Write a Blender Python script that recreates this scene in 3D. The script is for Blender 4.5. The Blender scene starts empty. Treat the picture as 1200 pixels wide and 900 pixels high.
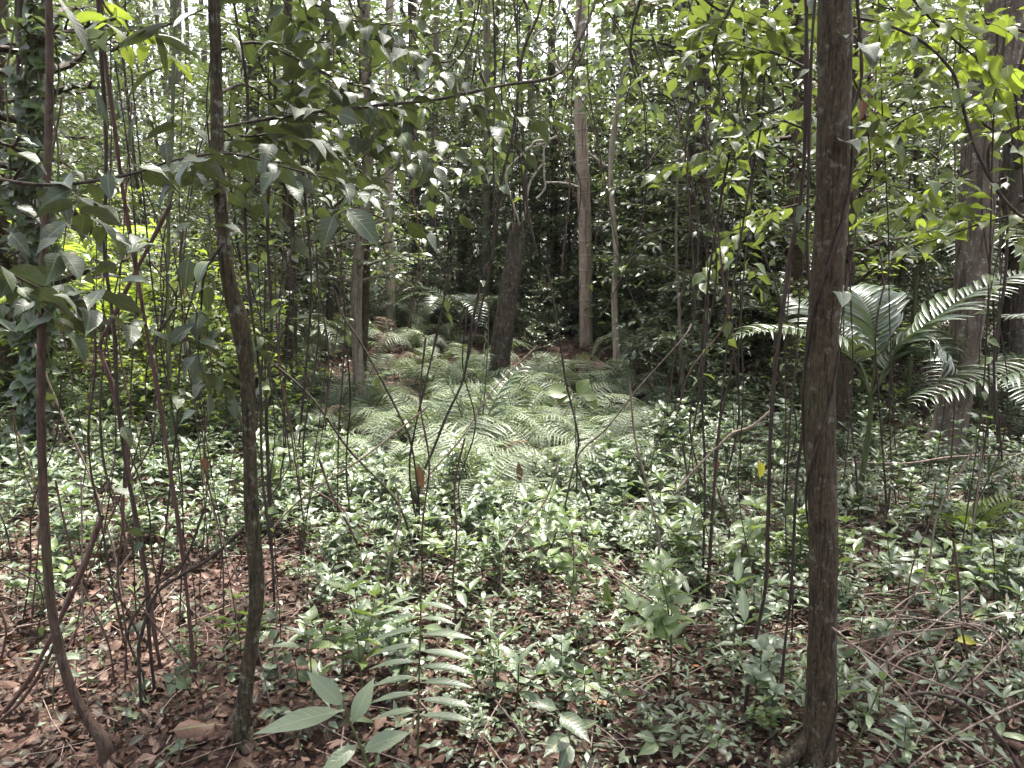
import bpy, math, random
import numpy as np
from mathutils import Vector

# ------------------------------------------------------------------ camera, sky, sun, exposure
S = bpy.context.scene
COL = S.collection
FPX, HORIZON = 906.0, 325.0
TH = math.atan((450 - HORIZON) / FPX)
CAMZ = 1.55
cam = bpy.data.objects.new('camera', bpy.data.cameras.new('camera'))
COL.objects.link(cam)
cam.location = (0, 0, CAMZ)
cam.rotation_euler = (math.pi / 2 - TH, 0, 0)
cam.data.sensor_width = 36
cam.data.lens = 36 * FPX / 1200
cam.data.clip_start = 0.05
cam.data.clip_end = 3000
S.camera = cam

SUN_EL, SUN_AZ = math.radians(70), math.radians(20)      # azimuth from +Y towards +X
W = bpy.data.worlds.new('World'); S.world = W; W.use_nodes = True
nt = W.node_tree
sky = nt.nodes.new('ShaderNodeTexSky'); sky.sky_type = 'NISHITA'; sky.sun_disc = False
sky.sun_elevation = SUN_EL; sky.sun_rotation = SUN_AZ
sky.air_density = 1.0; sky.dust_density = 6.0; sky.ozone_density = 0.6
bg = nt.nodes['Background']; bg.inputs['Strength'].default_value = 0.15
hs = nt.nodes.new('ShaderNodeHueSaturation'); hs.inputs['Saturation'].default_value = .45      # bright hazy sky
nt.links.new(sky.outputs['Color'], hs.inputs['Color']); nt.links.new(hs.outputs['Color'], bg.inputs['Color'])
sl = bpy.data.lights.new('sun', 'SUN'); sl.energy = 4.2; sl.angle = math.radians(3); sl.color = (1.0, 0.95, 0.87)
sun = bpy.data.objects.new('sun', sl); COL.objects.link(sun)
sd = Vector((math.sin(SUN_AZ) * math.cos(SUN_EL), math.cos(SUN_AZ) * math.cos(SUN_EL), math.sin(SUN_EL)))
sun.rotation_euler = sd.to_track_quat('Z', 'Y').to_euler()
S.view_settings.view_transform = 'Standard'
S.view_settings.look = 'None'
S.view_settings.exposure = 2.15
S.view_settings.gamma = 1.0
S.render.engine = 'CYCLES'
S.cycles.max_bounces = 7; S.cycles.diffuse_bounces = 4; S.cycles.glossy_bounces = 2
S.cycles.transmission_bounces = 4; S.cycles.transparent_max_bounces = 6
S.cycles.sample_clamp_indirect = 6.0
S.cycles.use_denoising = True
S.cycles.caustics_reflective = False; S.cycles.caustics_refractive = False

RNG = np.random.default_rng(11)
random.seed(4)

# ------------------------------------------------------------------ mesh helpers
class MB:
    def __init__(s):
        s.v, s.f, s.uv, s.m, s.n = [], [], [], [], 0
    def add(s, V, F, UV, mi=0):
        V = np.asarray(V, float).reshape(-1, 3); F = np.asarray(F, int).reshape(-1, 4)
        s.v.append(V); s.f.append(F + s.n); s.uv.append(np.asarray(UV, float).reshape(-1, 2))
        s.m.append(np.full(len(F), mi, int)); s.n += len(V)
    def mesh(s, name, mats, off=(0, 0, 0)):
        V = np.concatenate(s.v) - np.asarray(off, float); F = np.concatenate(s.f); UV = np.concatenate(s.uv); M = np.concatenate(s.m)
        me = bpy.data.meshes.new(name)
        me.vertices.add(len(V)); me.vertices.foreach_set('co', V.astype(np.float32).ravel())
        me.loops.add(F.size); me.loops.foreach_set('vertex_index', F.astype(np.int32).ravel())
        me.polygons.add(len(F)); me.polygons.foreach_set('loop_start', np.arange(0, F.size, 4, dtype=np.int32))
        me.polygons.foreach_set('material_index', M.astype(np.int32))
        me.polygons.foreach_set('use_smooth', np.ones(len(F), bool))
        for m in (mats if isinstance(mats, (list, tuple)) else [mats]):
            me.materials.append(m)
        lay = me.uv_layers.new(name='UVMap')
        lay.data.foreach_set('uv', UV[F.ravel()].astype(np.float32).ravel())
        me.update(calc_edges=True)
        return me
    def build(s, name, mats, parent=None, off=(0, 0, 0)):
        if not s.v: return None
        o = bpy.data.objects.new(name, s.mesh(name, mats, off)); COL.objects.link(o)
        if parent is not None: o.parent = parent
        return o

def empty(name, loc, rz=0.0, sc=1.0):
    o = bpy.data.objects.new(name, None); COL.objects.link(o)
    o.location = loc; o.rotation_euler = (0, 0, rz); o.scale = (sc,) * 3
    o.empty_display_size = 0.1
    return o
def tag(o, label, cat, group=None, kind=None):
    if label: o['label'] = label
    if cat: o['category'] = cat
    if group: o['group'] = group
    if kind: o['kind'] = kind
    return o
KIDS = {}
def children(o):
    return KIDS.get(o.name) or [c for c in bpy.data.objects if c.parent == o]
def copy_tree(o, parent=None):
    c = o.copy(); COL.objects.link(c)
    c.parent = parent
    ks = KIDS.get(o.name)
    if ks is None:
        ks = KIDS[o.name] = [k for k in bpy.data.objects if k.parent == o]
    for k in ks: copy_tree(k, c)
    return c

def norm(a):
    a = np.asarray(a, float)
    return a / np.maximum(np.linalg.norm(a, axis=-1, keepdims=True), 1e-9)

def smooth(P, n):
    """Catmull-Rom through P (k,d) to n points."""
    P = np.asarray(P, float)
    if len(P) < 3:
        t = np.linspace(0, 1, n)[:, None]; return P[0] * (1 - t) + P[-1] * t
    Q = np.vstack([2 * P[0] - P[1], P, 2 * P[-1] - P[-2]])
    seg = np.linalg.norm(np.diff(P[:, :3], axis=0), axis=1); cum = np.r_[0, np.cumsum(seg)]
    u = np.linspace(0, cum[-1], n)
    i = np.clip(np.searchsorted(cum, u, 'right') - 1, 0, len(P) - 2)
    t = ((u - cum[i]) / np.maximum(seg[i], 1e-9))[:, None]
    a, b, c, d = Q[i], Q[i + 1], Q[i + 2], Q[i + 3]
    return 0.5 * (2 * b + (c - a) * t + (2 * a - 5 * b + 4 * c - d) * t ** 2 + (3 * b - a - 3 * c + d) * t ** 3)

def tube(mb, P, R, sides=6, mi=0, bump=0.0, rng=RNG):
    P = np.asarray(P, float); n = len(P)
    R = np.broadcast_to(np.asarray(R, float), (n,))
    T = norm(np.gradient(P, axis=0))
    ref = np.array([1.0, 0, 0]) if abs(T[0][0]) < .8 else np.array([0, 1.0, 0])
    A = np.zeros((n, 3)); a = ref
    for i in range(n):
        a = a - T[i] * np.dot(a, T[i]); a = a / max(np.linalg.norm(a), 1e-9); A[i] = a
    B = np.cross(T, A)
    th = np.linspace(0, 2 * math.pi, sides + 1)
    rad = np.repeat(R[:, None], sides + 1, 1)
    if bump:
        nz = rng.normal(0, bump, (n, sides + 1)); nz = (nz + np.roll(nz, 1, 0) + np.roll(nz, -1, 0)) / 2
        nz[:, -1] = nz[:, 0]; rad = rad * (1 + nz)
    V = P[:, None] + rad[..., None] * (np.cos(th)[None, :, None] * A[:, None] + np.sin(th)[None, :, None] * B[:, None])
    L = np.r_[0, np.cumsum(np.linalg.norm(np.diff(P, axis=0), axis=1))]
    UV = np.stack([np.repeat(np.linspace(0, 1, sides + 1)[None], n, 0), np.repeat(L[:, None], sides + 1, 1)], -1)
    i, j = np.meshgrid(np.arange(n - 1), np.arange(sides), indexing='ij'); k = sides + 1
    F = np.stack([i * k + j, i * k + j + 1, (i + 1) * k + j + 1, (i + 1) * k + j], -1)
    mb.add(V, F, UV, mi)

SHAPES = {   # half-width against length along the blade
    'ovate': [(0, .015), (.08, .02), (.16, .13), (.3, .22), (.46, .235), (.62, .19), (.78, .11), (.9, .04), (1, .004)],
    'lance': [(0, .012), (.07, .016), (.18, .08), (.34, .125), (.5, .135), (.66, .11), (.82, .06), (.93, .02), (1, .003)],
    'heart': [(0, .012), (.14, .016), (.17, .2), (.26, .31), (.42, .33), (.6, .25), (.76, .15), (.9, .05), (1, .004)],
    'round': [(0, .02), (.1, .025), (.2, .2), (.36, .32), (.55, .35), (.72, .29), (.86, .17), (.95, .07), (1, .01)],
    'strap': [(0, .02), (.1, .035), (.25, .06), (.4, .07), (.55, .07), (.7, .058), (.85, .035), (.94, .015), (1, .003)],
    'fine3': [(0, .02), (.18, .09), (.5, .22), (.8, .11), (1, .01)],
    'fine2': [(0, .03), (.42, .23), (1, .015)],
    'lance3': [(0, .02), (.3, .11), (.62, .1), (1, .01)],
}
def leaf_tpl(shape, fold=.35, droop=.5, wave=0.0, twist=0.0, ph=0.0):
    S_ = SHAPES[shape]; n = len(S_); V = []; UV = []
    y = z = 0.0; ang = 0.25 * droop; pt = 0
    for t, w in S_:
        dt = t - pt; pt = t
        am = ang - droop * t
        y += dt * math.cos(am); z += dt * math.sin(am)
        wl = wave * w * math.sin(9 * t + ph); wr = wave * w * math.sin(9 * t + ph + 2)
        tw = twist * t
        for s_, ww in ((-1, wl), (0, 0), (1, wr)):
            x = s_ * w; zz = abs(s_) * w * fold + ww
            V.append((x * math.cos(tw) - zz * math.sin(tw), y, z + x * math.sin(tw) + zz * math.cos(tw)))
            UV.append((0.5 + s_ * .5 * min(1, w / .02), t))
    F = []
    for i in range(n - 1):
        for j in range(2):
            F.append((i * 3 + j, i * 3 + j + 1, i * 3 + j + 4, i * 3 + j + 3))
    return np.array(V), np.array(F), np.array(UV)
def tpls(shape, k=4, fold=(.15, .5), droop=(.1, .9), wave=.12, twist=.5, seed=1):
    r = np.random.default_rng(seed)
    return [leaf_tpl(shape, r.uniform(*fold), r.uniform(*droop), wave, r.uniform(-twist, twist), r.uniform(0, 6)) for _ in range(k)]
T_OV, T_LA, T_HE, T_RO, T_ST = (tpls(s_, 10, wave=.2, twist=.7, seed=i) for i, s_ in enumerate(('ovate', 'lance', 'heart', 'round', 'strap')))
T_F3, T_F2, T_L3 = tpls('fine3', 4, seed=8), tpls('fine2', 4, seed=9), tpls('lance3', 4, droop=(.3, 1.1), seed=10)

def put_leaves(mb, T, base, d, nrm, size, mi=0, rng=RNG):
    base = np.asarray(base, float).reshape(-1, 3); N = len(base)
    if N == 0: return
    d = norm(np.broadcast_to(np.asarray(d, float), (N, 3))); nrm = np.broadcast_to(np.asarray(nrm, float), (N, 3))
    side = norm(np.cross(d, nrm)); up = np.cross(side, d)
    size = np.broadcast_to(np.asarray(size, float), (N,))
    pick = rng.integers(0, len(T), N)
    for k, (V, F, UV) in enumerate(T):
        q = np.nonzero(pick == k)[0]
        if not len(q): continue
        X = V[None, :, 0, None] * side[q][:, None] + V[None, :, 1, None] * d[q][:, None] + V[None, :, 2, None] * up[q][:, None]
        P = base[q][:, None] + X * size[q][:, None, None]
        FF = F[None] + (np.arange(len(q)) * len(V))[:, None, None]
        mb.add(P, FF, np.tile(UV, (len(q), 1)), mi)

# ------------------------------------------------------------------ ground height and photo-to-place helpers
def hgt(x, y):
    x = np.asarray(x, float); y = np.asarray(y, float)
    r = np.clip((y - 8.0) / 26.0, 0, None)
    z = 2.6 * r / (1 + .25 * r) + .10 * np.sin(.55 * x + 1.1) * np.sin(.47 * y + .4) * np.clip((y - 2) / 6, 0, 1)
    z += .035 * np.sin(1.9 * x + .7 * y) * np.sin(1.3 * y - .8 * x + 2) + .012 * np.sin(5.1 * x + 2.3 * y) * np.sin(4.3 * y - 2.9 * x)
    return z
H0 = float(hgt(0, 0)); cam.location.z = CAMZ + H0
CP = np.array([0, 0, CAMZ + H0]); ct, st_ = math.cos(TH), math.sin(TH)
def ray(px, py):
    u = (px - 600) / FPX; v = (py - 450) / FPX
    return np.array([u, ct - v * st_, -st_ - v * ct])
def P(px, py, d):
    r = ray(px, py); return CP + r * (d / r[1])
def ground(px, py, dmax=40):
    r = ray(px, py); r = r / r[1]
    for d in np.arange(1.2, dmax, .03):
        p = CP + r * d
        if p[2] <= hgt(p[0], p[1]): return p
    return CP + r * dmax
def gd(px, py): return float(ground(px, py)[1])
def on(px, d):
    x = (px - 600) / FPX * d / ct; return np.array([x, d, float(hgt(x, d))])
def mpp(d): return d / FPX
def onxy(x, y, dz=0.0): return np.array([x, y, float(hgt(x, y)) + dz])

# ------------------------------------------------------------------ materials
def newmat(name):
    m = bpy.data.materials.new(name); m.use_nodes = True
    t = m.node_tree; return m, t, t.nodes['Principled BSDF'], t.nodes['Material Output']
def N(t, kind, **kw):
    n = t.nodes.new(kind)
    for k, v in kw.items():
        if k.startswith('i_'): n.inputs[k[2:].replace('_', ' ')].default_value = v
        else: setattr(n, k, v)
    return n
def ramp(t, fac, stops):
    r = t.nodes.new('ShaderNodeValToRGB'); e = r.color_ramp.elements
    while len(e) < len(stops): e.new(.5)
    for k, (p, c) in zip(e, stops): k.position = p; k.color = (*c, 1)
    t.links.new(fac, r.inputs[0]); return r.outputs['Color']
def math_(t, op, a, b=None, c=None):
    n = t.nodes.new('ShaderNodeMath'); n.operation = op
    for i, x in enumerate((a, b, c)):
        if x is None: continue
        if isinstance(x, (int, float)): n.inputs[i].default_value = x
        else: t.links.new(x, n.inputs[i])
    return n.outputs[0]
def mixc(t, fac, a, b):
    n = t.nodes.new('ShaderNodeMix'); n.data_type = 'RGBA'
    for s_, x in ((0, fac), (6, a), (7, b)):
        if isinstance(x, (int, float)): n.inputs[s_].default_value = x
        elif isinstance(x, tuple): n.inputs[s_].default_value = (*x, 1)
        else: t.links.new(x, n.inputs[s_])
    return n.outputs[2]

def leaf_mat(name, stops, trans, tf=.35, rough=.42, spec=.5, veins=True, back=(.8, .9, .7), spots=0.0):
    m, t, b, out = newmat(name)
    geo = N(t, 'ShaderNodeNewGeometry'); oi = N(t, 'ShaderNodeObjectInfo')
    f = math_(t, 'FRACT', math_(t, 'ADD', geo.outputs['Random Per Island'], math_(t, 'MULTIPLY', oi.outputs['Random'], .37)))
    col = ramp(t, f, stops)
    if veins:
        uv = N(t, 'ShaderNodeUVMap'); sx = N(t, 'ShaderNodeSeparateXYZ'); t.links.new(uv.outputs[0], sx.inputs[0])
        au = math_(t, 'ABSOLUTE', math_(t, 'SUBTRACT', sx.outputs[0], .5))
        mid = math_(t, 'LESS_THAN', au, .035)
        lat = math_(t, 'SINE', math_(t, 'MULTIPLY', math_(t, 'SUBTRACT', sx.outputs[1], math_(t, 'MULTIPLY', au, .35)), 62))
        lat = math_(t, 'POWER', math_(t, 'MAXIMUM', lat, 0), 6)
        vn = math_(t, 'MAXIMUM', math_(t, 'MULTIPLY', mid, .5), math_(t, 'MULTIPLY', lat, .16))
        col = mixc(t, vn, col, (.22, .27, .12))
        bp = N(t, 'ShaderNodeBump', i_Strength=.35, i_Distance=.002)
        t.links.new(math_(t, 'SUBTRACT', 1.0, math_(t, 'MAXIMUM', mid, lat)), bp.inputs['Height'])
        t.links.new(bp.outputs[0], b.inputs['Normal'])
    if spots:
        no = N(t, 'ShaderNodeTexNoise', i_Scale=60.0, i_Detail=2.0); tc = N(t, 'ShaderNodeTexCoord'); t.links.new(tc.outputs['Object'], no.inputs['Vector'])
        col = mixc(t, math_(t, 'MULTIPLY', math_(t, 'GREATER_THAN', no.outputs[0], .66), spots), col, (.16, .11, .04))
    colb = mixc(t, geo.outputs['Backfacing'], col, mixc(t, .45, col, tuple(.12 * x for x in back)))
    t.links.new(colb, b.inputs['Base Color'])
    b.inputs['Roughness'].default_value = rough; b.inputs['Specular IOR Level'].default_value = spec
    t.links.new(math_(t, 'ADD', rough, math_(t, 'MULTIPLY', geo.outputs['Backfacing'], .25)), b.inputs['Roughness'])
    tr = N(t, 'ShaderNodeBsdfTranslucent')
    t.links.new(mixc(t, .5, trans, mixc(t, f, trans, tuple(x * .45 for x in trans))), tr.inputs['Color'])
    mx = N(t, 'ShaderNodeMixShader'); mx.inputs[0].default_value = tf
    t.links.new(b.outputs[0], mx.inputs[1]); t.links.new(tr.outputs[0], mx.inputs[2]); t.links.new(mx.outputs[0], out.inputs['Surface'])
    return m

G_DK = [(0, (.024, .035, .019)), (.5, (.038, .055, .029)), (.85, (.054, .076, .038)), (.93, (.08, .115, .042)), (1, (.032, .046, .025))]
G_MD = [(0, (.036, .05, .029)), (.5, (.056, .075, .043)), (.88, (.07, .11, .04)), (.96, (.12, .17, .045)), (1, (.05, .08, .03))]
G_SD = [(0, (.062, .086, .05)), (.6, (.086, .118, .068)), (.9, (.115, .15, .085)), (.97, (.16, .21, .07)), (1, (.07, .095, .055))]
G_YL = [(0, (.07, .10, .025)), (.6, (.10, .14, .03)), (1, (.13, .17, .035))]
M = {}
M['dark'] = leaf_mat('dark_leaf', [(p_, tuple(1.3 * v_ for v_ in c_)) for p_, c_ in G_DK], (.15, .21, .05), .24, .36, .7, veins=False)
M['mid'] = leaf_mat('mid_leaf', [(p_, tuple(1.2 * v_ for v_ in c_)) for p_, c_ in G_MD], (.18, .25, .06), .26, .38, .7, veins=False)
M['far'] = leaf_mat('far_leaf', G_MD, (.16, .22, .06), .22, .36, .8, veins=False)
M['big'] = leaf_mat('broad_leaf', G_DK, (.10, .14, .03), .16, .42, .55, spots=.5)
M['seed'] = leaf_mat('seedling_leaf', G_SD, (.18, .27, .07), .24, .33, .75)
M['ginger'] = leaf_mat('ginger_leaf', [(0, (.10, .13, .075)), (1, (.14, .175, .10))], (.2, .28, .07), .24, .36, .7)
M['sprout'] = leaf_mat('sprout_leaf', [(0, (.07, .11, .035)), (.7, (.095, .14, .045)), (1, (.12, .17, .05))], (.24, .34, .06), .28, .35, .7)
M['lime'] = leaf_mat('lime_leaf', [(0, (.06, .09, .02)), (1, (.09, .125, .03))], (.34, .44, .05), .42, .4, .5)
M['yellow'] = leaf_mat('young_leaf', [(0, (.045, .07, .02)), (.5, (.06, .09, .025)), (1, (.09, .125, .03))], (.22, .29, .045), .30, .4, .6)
M['yfar'] = leaf_mat('sunlit_young_leaf_far', G_YL, (.36, .48, .06), .4, .42, .55, veins=False)  # young yellow-green, with the undergrowth's sun patches put into the colour
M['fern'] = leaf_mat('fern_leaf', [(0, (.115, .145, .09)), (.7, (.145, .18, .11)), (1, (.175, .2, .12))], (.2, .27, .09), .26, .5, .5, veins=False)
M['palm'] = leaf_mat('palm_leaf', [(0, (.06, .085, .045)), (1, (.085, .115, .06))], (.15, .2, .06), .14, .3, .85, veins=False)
M['palm_y'] = leaf_mat('sunlit_young_palm_leaf', [(0, (.11, .16, .03)), (1, (.14, .19, .04))], (.42, .56, .06), .4, .4, .6, veins=False)  # sunlight put into the lime colour; the tiny palm seedling shares it
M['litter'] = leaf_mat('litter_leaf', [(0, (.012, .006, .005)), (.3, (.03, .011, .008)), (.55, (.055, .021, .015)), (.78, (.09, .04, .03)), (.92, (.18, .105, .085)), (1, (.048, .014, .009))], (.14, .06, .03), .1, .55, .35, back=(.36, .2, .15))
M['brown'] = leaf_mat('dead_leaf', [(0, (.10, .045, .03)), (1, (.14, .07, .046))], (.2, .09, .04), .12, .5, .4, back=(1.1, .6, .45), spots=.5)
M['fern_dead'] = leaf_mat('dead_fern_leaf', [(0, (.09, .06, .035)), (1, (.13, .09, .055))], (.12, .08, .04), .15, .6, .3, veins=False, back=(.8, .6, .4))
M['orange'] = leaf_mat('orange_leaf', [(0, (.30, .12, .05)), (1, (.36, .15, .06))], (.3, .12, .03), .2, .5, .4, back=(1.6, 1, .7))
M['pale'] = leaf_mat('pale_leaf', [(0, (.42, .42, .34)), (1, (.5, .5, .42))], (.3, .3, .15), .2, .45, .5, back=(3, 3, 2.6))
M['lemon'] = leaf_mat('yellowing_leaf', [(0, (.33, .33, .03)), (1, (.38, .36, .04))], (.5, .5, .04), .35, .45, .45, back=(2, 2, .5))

def bark_mat(name, c0, c1, c2, zs=.25, lichen=0.0, rough=.85, bump=.6, scale=30, rings=0.0):
    m, t, b, out = newmat(name)
    tc = N(t, 'ShaderNodeTexCoord'); mp = N(t, 'ShaderNodeMapping'); mp.inputs['Scale'].default_value = (1, 1, zs)
    t.links.new(tc.outputs['Object'], mp.inputs['Vector'])
    n1 = N(t, 'ShaderNodeTexNoise', i_Scale=scale, i_Detail=6.0, i_Roughness=.65); t.links.new(mp.outputs[0], n1.inputs['Vector'])
    n2 = N(t, 'ShaderNodeTexNoise', i_Scale=4.5, i_Detail=3.0); t.links.new(tc.outputs['Object'], n2.inputs['Vector'])
    col = ramp(t, n1.outputs[0], [(.3, c0), (.52, c1), (.72, c2)])
    col = mixc(t, math_(t, 'MULTIPLY', n2.outputs[0], .55), col, c0)
    h = n1.outputs[0]
    if lichen:
        n3 = N(t, 'ShaderNodeTexNoise', i_Scale=22.0, i_Detail=5.0, i_Roughness=.7); t.links.new(tc.outputs['Object'], n3.inputs['Vector'])
        lm = ramp(t, n3.outputs[0], [(.56, (0, 0, 0)), (.64, (1, 1, 1))])
        col = mixc(t, math_(t, 'MULTIPLY', lm, lichen), col, (.30, .30, .25))
        n4 = N(t, 'ShaderNodeTexNoise', i_Scale=3.0, i_Detail=4.0); t.links.new(tc.outputs['Object'], n4.inputs['Vector'])
        gm = ramp(t, n4.outputs[0], [(.55, (0, 0, 0)), (.7, (1, 1, 1))])
        col = mixc(t, math_(t, 'MULTIPLY', gm, .5), col, (.07, .085, .035))
    if rings:
        sx = N(t, 'ShaderNodeSeparateXYZ'); t.links.new(tc.outputs['Object'], sx.inputs[0])
        n5 = N(t, 'ShaderNodeTexNoise', i_Scale=2.2, i_Detail=2.0); t.links.new(tc.outputs['Object'], n5.inputs['Vector'])
        w = math_(t, 'SINE', math_(t, 'MULTIPLY', math_(t, 'ADD', sx.outputs[2], math_(t, 'MULTIPLY', n5.outputs[0], .16)), rings))
        rg = math_(t, 'POWER', math_(t, 'MAXIMUM', w, 0), 24)
        col = mixc(t, math_(t, 'MULTIPLY', rg, .55), col, (.36, .32, .27))
        h = math_(t, 'ADD', h, rg)
    mf = N(t, 'ShaderNodeMapping'); mf.inputs['Scale'].default_value = (1, 1, .09); t.links.new(tc.outputs['Object'], mf.inputs['Vector'])
    nf_ = N(t, 'ShaderNodeTexNoise', i_Scale=scale * 1.5, i_Detail=4.0, i_Roughness=.6, i_Distortion=.6); t.links.new(mf.outputs[0], nf_.inputs['Vector'])
    fis = ramp(t, nf_.outputs[0], [(.39, (1, 1, 1)), (.445, (0, 0, 0))])
    nh = N(t, 'ShaderNodeTexNoise', i_Scale=scale * 6, i_Detail=3.0, i_Roughness=.7); t.links.new(tc.outputs['Object'], nh.inputs['Vector'])
    col = mixc(t, math_(t, 'MULTIPLY', fis, .7), col, tuple(x * .35 for x in c0))
    fl = ramp(t, nh.outputs[0], [(.6, (0, 0, 0)), (.72, (1, 1, 1))])
    col = mixc(t, math_(t, 'MULTIPLY', fl, .45), col, tuple(min(.5, x * 1.5) for x in c2))
    h = math_(t, 'ADD', math_(t, 'SUBTRACT', h, math_(t, 'MULTIPLY', fis, .8)), math_(t, 'MULTIPLY', nh.outputs[0], .35))
    t.links.new(col, b.inputs['Base Color'])
    bp = N(t, 'ShaderNodeBump', i_Strength=min(1, bump * 1.6), i_Distance=.008); t.links.new(h, bp.inputs['Height']); t.links.new(bp.outputs[0], b.inputs['Normal'])
    b.inputs['Roughness'].default_value = rough; b.inputs['Specular IOR Level'].default_value = .3
    return m
M['b_main'] = bark_mat('brown_bark', (.03, .022, .013), (.068, .05, .03), (.12, .094, .06), .55, .3, scale=95)
M['b_sap'] = bark_mat('sapling_bark', (.025, .02, .011), (.062, .05, .027), (.13, .11, .065), .55, .45, scale=95)
M['b_red'] = bark_mat('smooth_brown_bark', (.045, .028, .02), (.075, .047, .034), (.115, .075, .055), .3, .15, .7, .4, 70)
M['b_dark'] = bark_mat('dark_bark', (.03, .022, .016), (.07, .052, .04), (.12, .095, .075), .4, .3, scale=26)
M['b_grey'] = bark_mat('grey_bark', (.055, .043, .032), (.105, .085, .064), (.19, .158, .125), .5, .6, scale=18)
M['b_slim'] = bark_mat('slim_grey_bark', (.11, .09, .068), (.19, .158, .122), (.3, .255, .2), .5, .5, scale=18)
M['b_pale'] = bark_mat('pale_bark', (.24, .195, .145), (.37, .305, .235), (.48, .42, .335), .4, .5, scale=24)
M['b_ring'] = bark_mat('ringed_bark', (.24, .18, .135), (.34, .26, .2), (.44, .35, .285), .5, .3, scale=14, rings=26.0)
M['b_vine'] = bark_mat('vine_bark', (.028, .02, .017), (.055, .04, .032), (.09, .068, .055), .2, 0, .8, .4, 60)
M['b_rvine'] = bark_mat('reddish_vine_bark', (.06, .032, .026), (.095, .055, .045), (.14, .085, .07), .2, 0, .75, .3, 60)
M['b_white'] = bark_mat('pale_vine_bark', (.24, .21, .17), (.34, .30, .25), (.46, .42, .36), .3, 0, .7, .3, 40)
M['b_twig'] = bark_mat('dead_twig_bark', (.15, .105, .085), (.23, .17, .14), (.36, .28, .24), .2, 0, .7, .3, 60)
M['b_green'] = bark_mat('green_stem', (.05, .06, .025), (.075, .09, .035), (.11, .12, .05), .2, 0, .6, .2, 60)

def soil_mat():
    m, t, b, out = newmat('forest_soil')
    tc = N(t, 'ShaderNodeTexCoord')
    n1 = N(t, 'ShaderNodeTexNoise', i_Scale=14.0, i_Detail=8.0, i_Roughness=.7); t.links.new(tc.outputs['Object'], n1.inputs['Vector'])
    n2 = N(t, 'ShaderNodeTexVoronoi', i_Scale=38.0); t.links.new(tc.outputs['Object'], n2.inputs['Vector'])
    col = ramp(t, n1.outputs[0], [(.3, (.016, .010, .008)), (.5, (.035, .02, .015)), (.7, (.07, .042, .032))])
    sp = N(t, 'ShaderNodeSeparateColor'); t.links.new(n2.outputs['Color'], sp.inputs[0])
    col = mixc(t, .5, col, ramp(t, sp.outputs[0], [(0, (.016, .01, .008)), (.5, (.04, .022, .017)), (.85, (.085, .048, .036)), (1, (.13, .085, .065))]))
    t.links.new(col, b.inputs['Base Color']); b.inputs['Roughness'].default_value = .9; b.inputs['Specular IOR Level'].default_value = .2
    bp = N(t, 'ShaderNodeBump', i_Strength=.8, i_Distance=.02)
    t.links.new(math_(t, 'ADD', n1.outputs[0], math_(t, 'MULTIPLY', n2.outputs['Distance'], .8)), bp.inputs['Height']); t.links.new(bp.outputs[0], b.inputs['Normal'])
    return m
M['soil'] = soil_mat()

# ------------------------------------------------------------------ ground sheet
def axis(lo, hi, fine_lo, fine_hi, step, growth=1.16):
    a = list(np.arange(fine_lo, fine_hi + step / 2, step)); s_ = step; v = fine_hi
    while v < hi: s_ *= growth; v += s_; a.append(v)
    s_ = step; v = fine_lo; pre = []
    while v > lo: s_ *= growth; v -= s_; pre.append(v)
    return np.array(pre[::-1] + a)
gx, gy = axis(-600, 600, -9, 9, .12), axis(-300, 900, 1, 20, .12)
X, Y = np.meshgrid(gx, gy, indexing='ij'); Z = hgt(X, np.minimum(Y, 60))
Z = Z + RNG.normal(0, .008, Z.shape) * (np.abs(X) < 9) * (Y < 20)
mb = MB(); a_, b_ = X.shape
i, j = np.meshgrid(np.arange(a_ - 1), np.arange(b_ - 1), indexing='ij')
mb.add(np.stack([X, Y, Z], -1), np.stack([i * b_ + j, (i + 1) * b_ + j, (i + 1) * b_ + j + 1, i * b_ + j + 1], -1), np.stack([X, Y], -1))
g = mb.build('ground', M['soil']); tag(g, 'brown forest soil rising towards the back', 'ground', kind='structure')

# ------------------------------------------------------------------ thin haze volume, added to lift the dark gaps between the trees
hm = bpy.data.materials.new('lift_haze'); hm.use_nodes = True; hm.node_tree.nodes.remove(hm.node_tree.nodes['Principled BSDF'])
pv = hm.node_tree.nodes.new('ShaderNodeVolumePrincipled'); pv.inputs['Density'].default_value = .0003; pv.inputs['Color'].default_value = (.95, .97, .95, 1); pv.inputs['Anisotropy'].default_value = .3
hm.node_tree.links.new(pv.outputs[0], hm.node_tree.nodes['Material Output'].inputs['Volume'])
mb = MB(); q = np.array([[x_, y_, z_] for x_ in (-605, 605) for y_ in (-305, 905) for z_ in (-3, 34)], float)
mb.add(q, [(0, 1, 3, 2), (4, 6, 7, 5), (0, 4, 5, 1), (2, 3, 7, 6), (0, 2, 6, 4), (1, 5, 7, 3)], np.zeros((8, 2)))
o = mb.build('haze', hm); tag(o, 'thin pale haze added to lighten the dark background', 'haze', kind='stuff')

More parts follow.
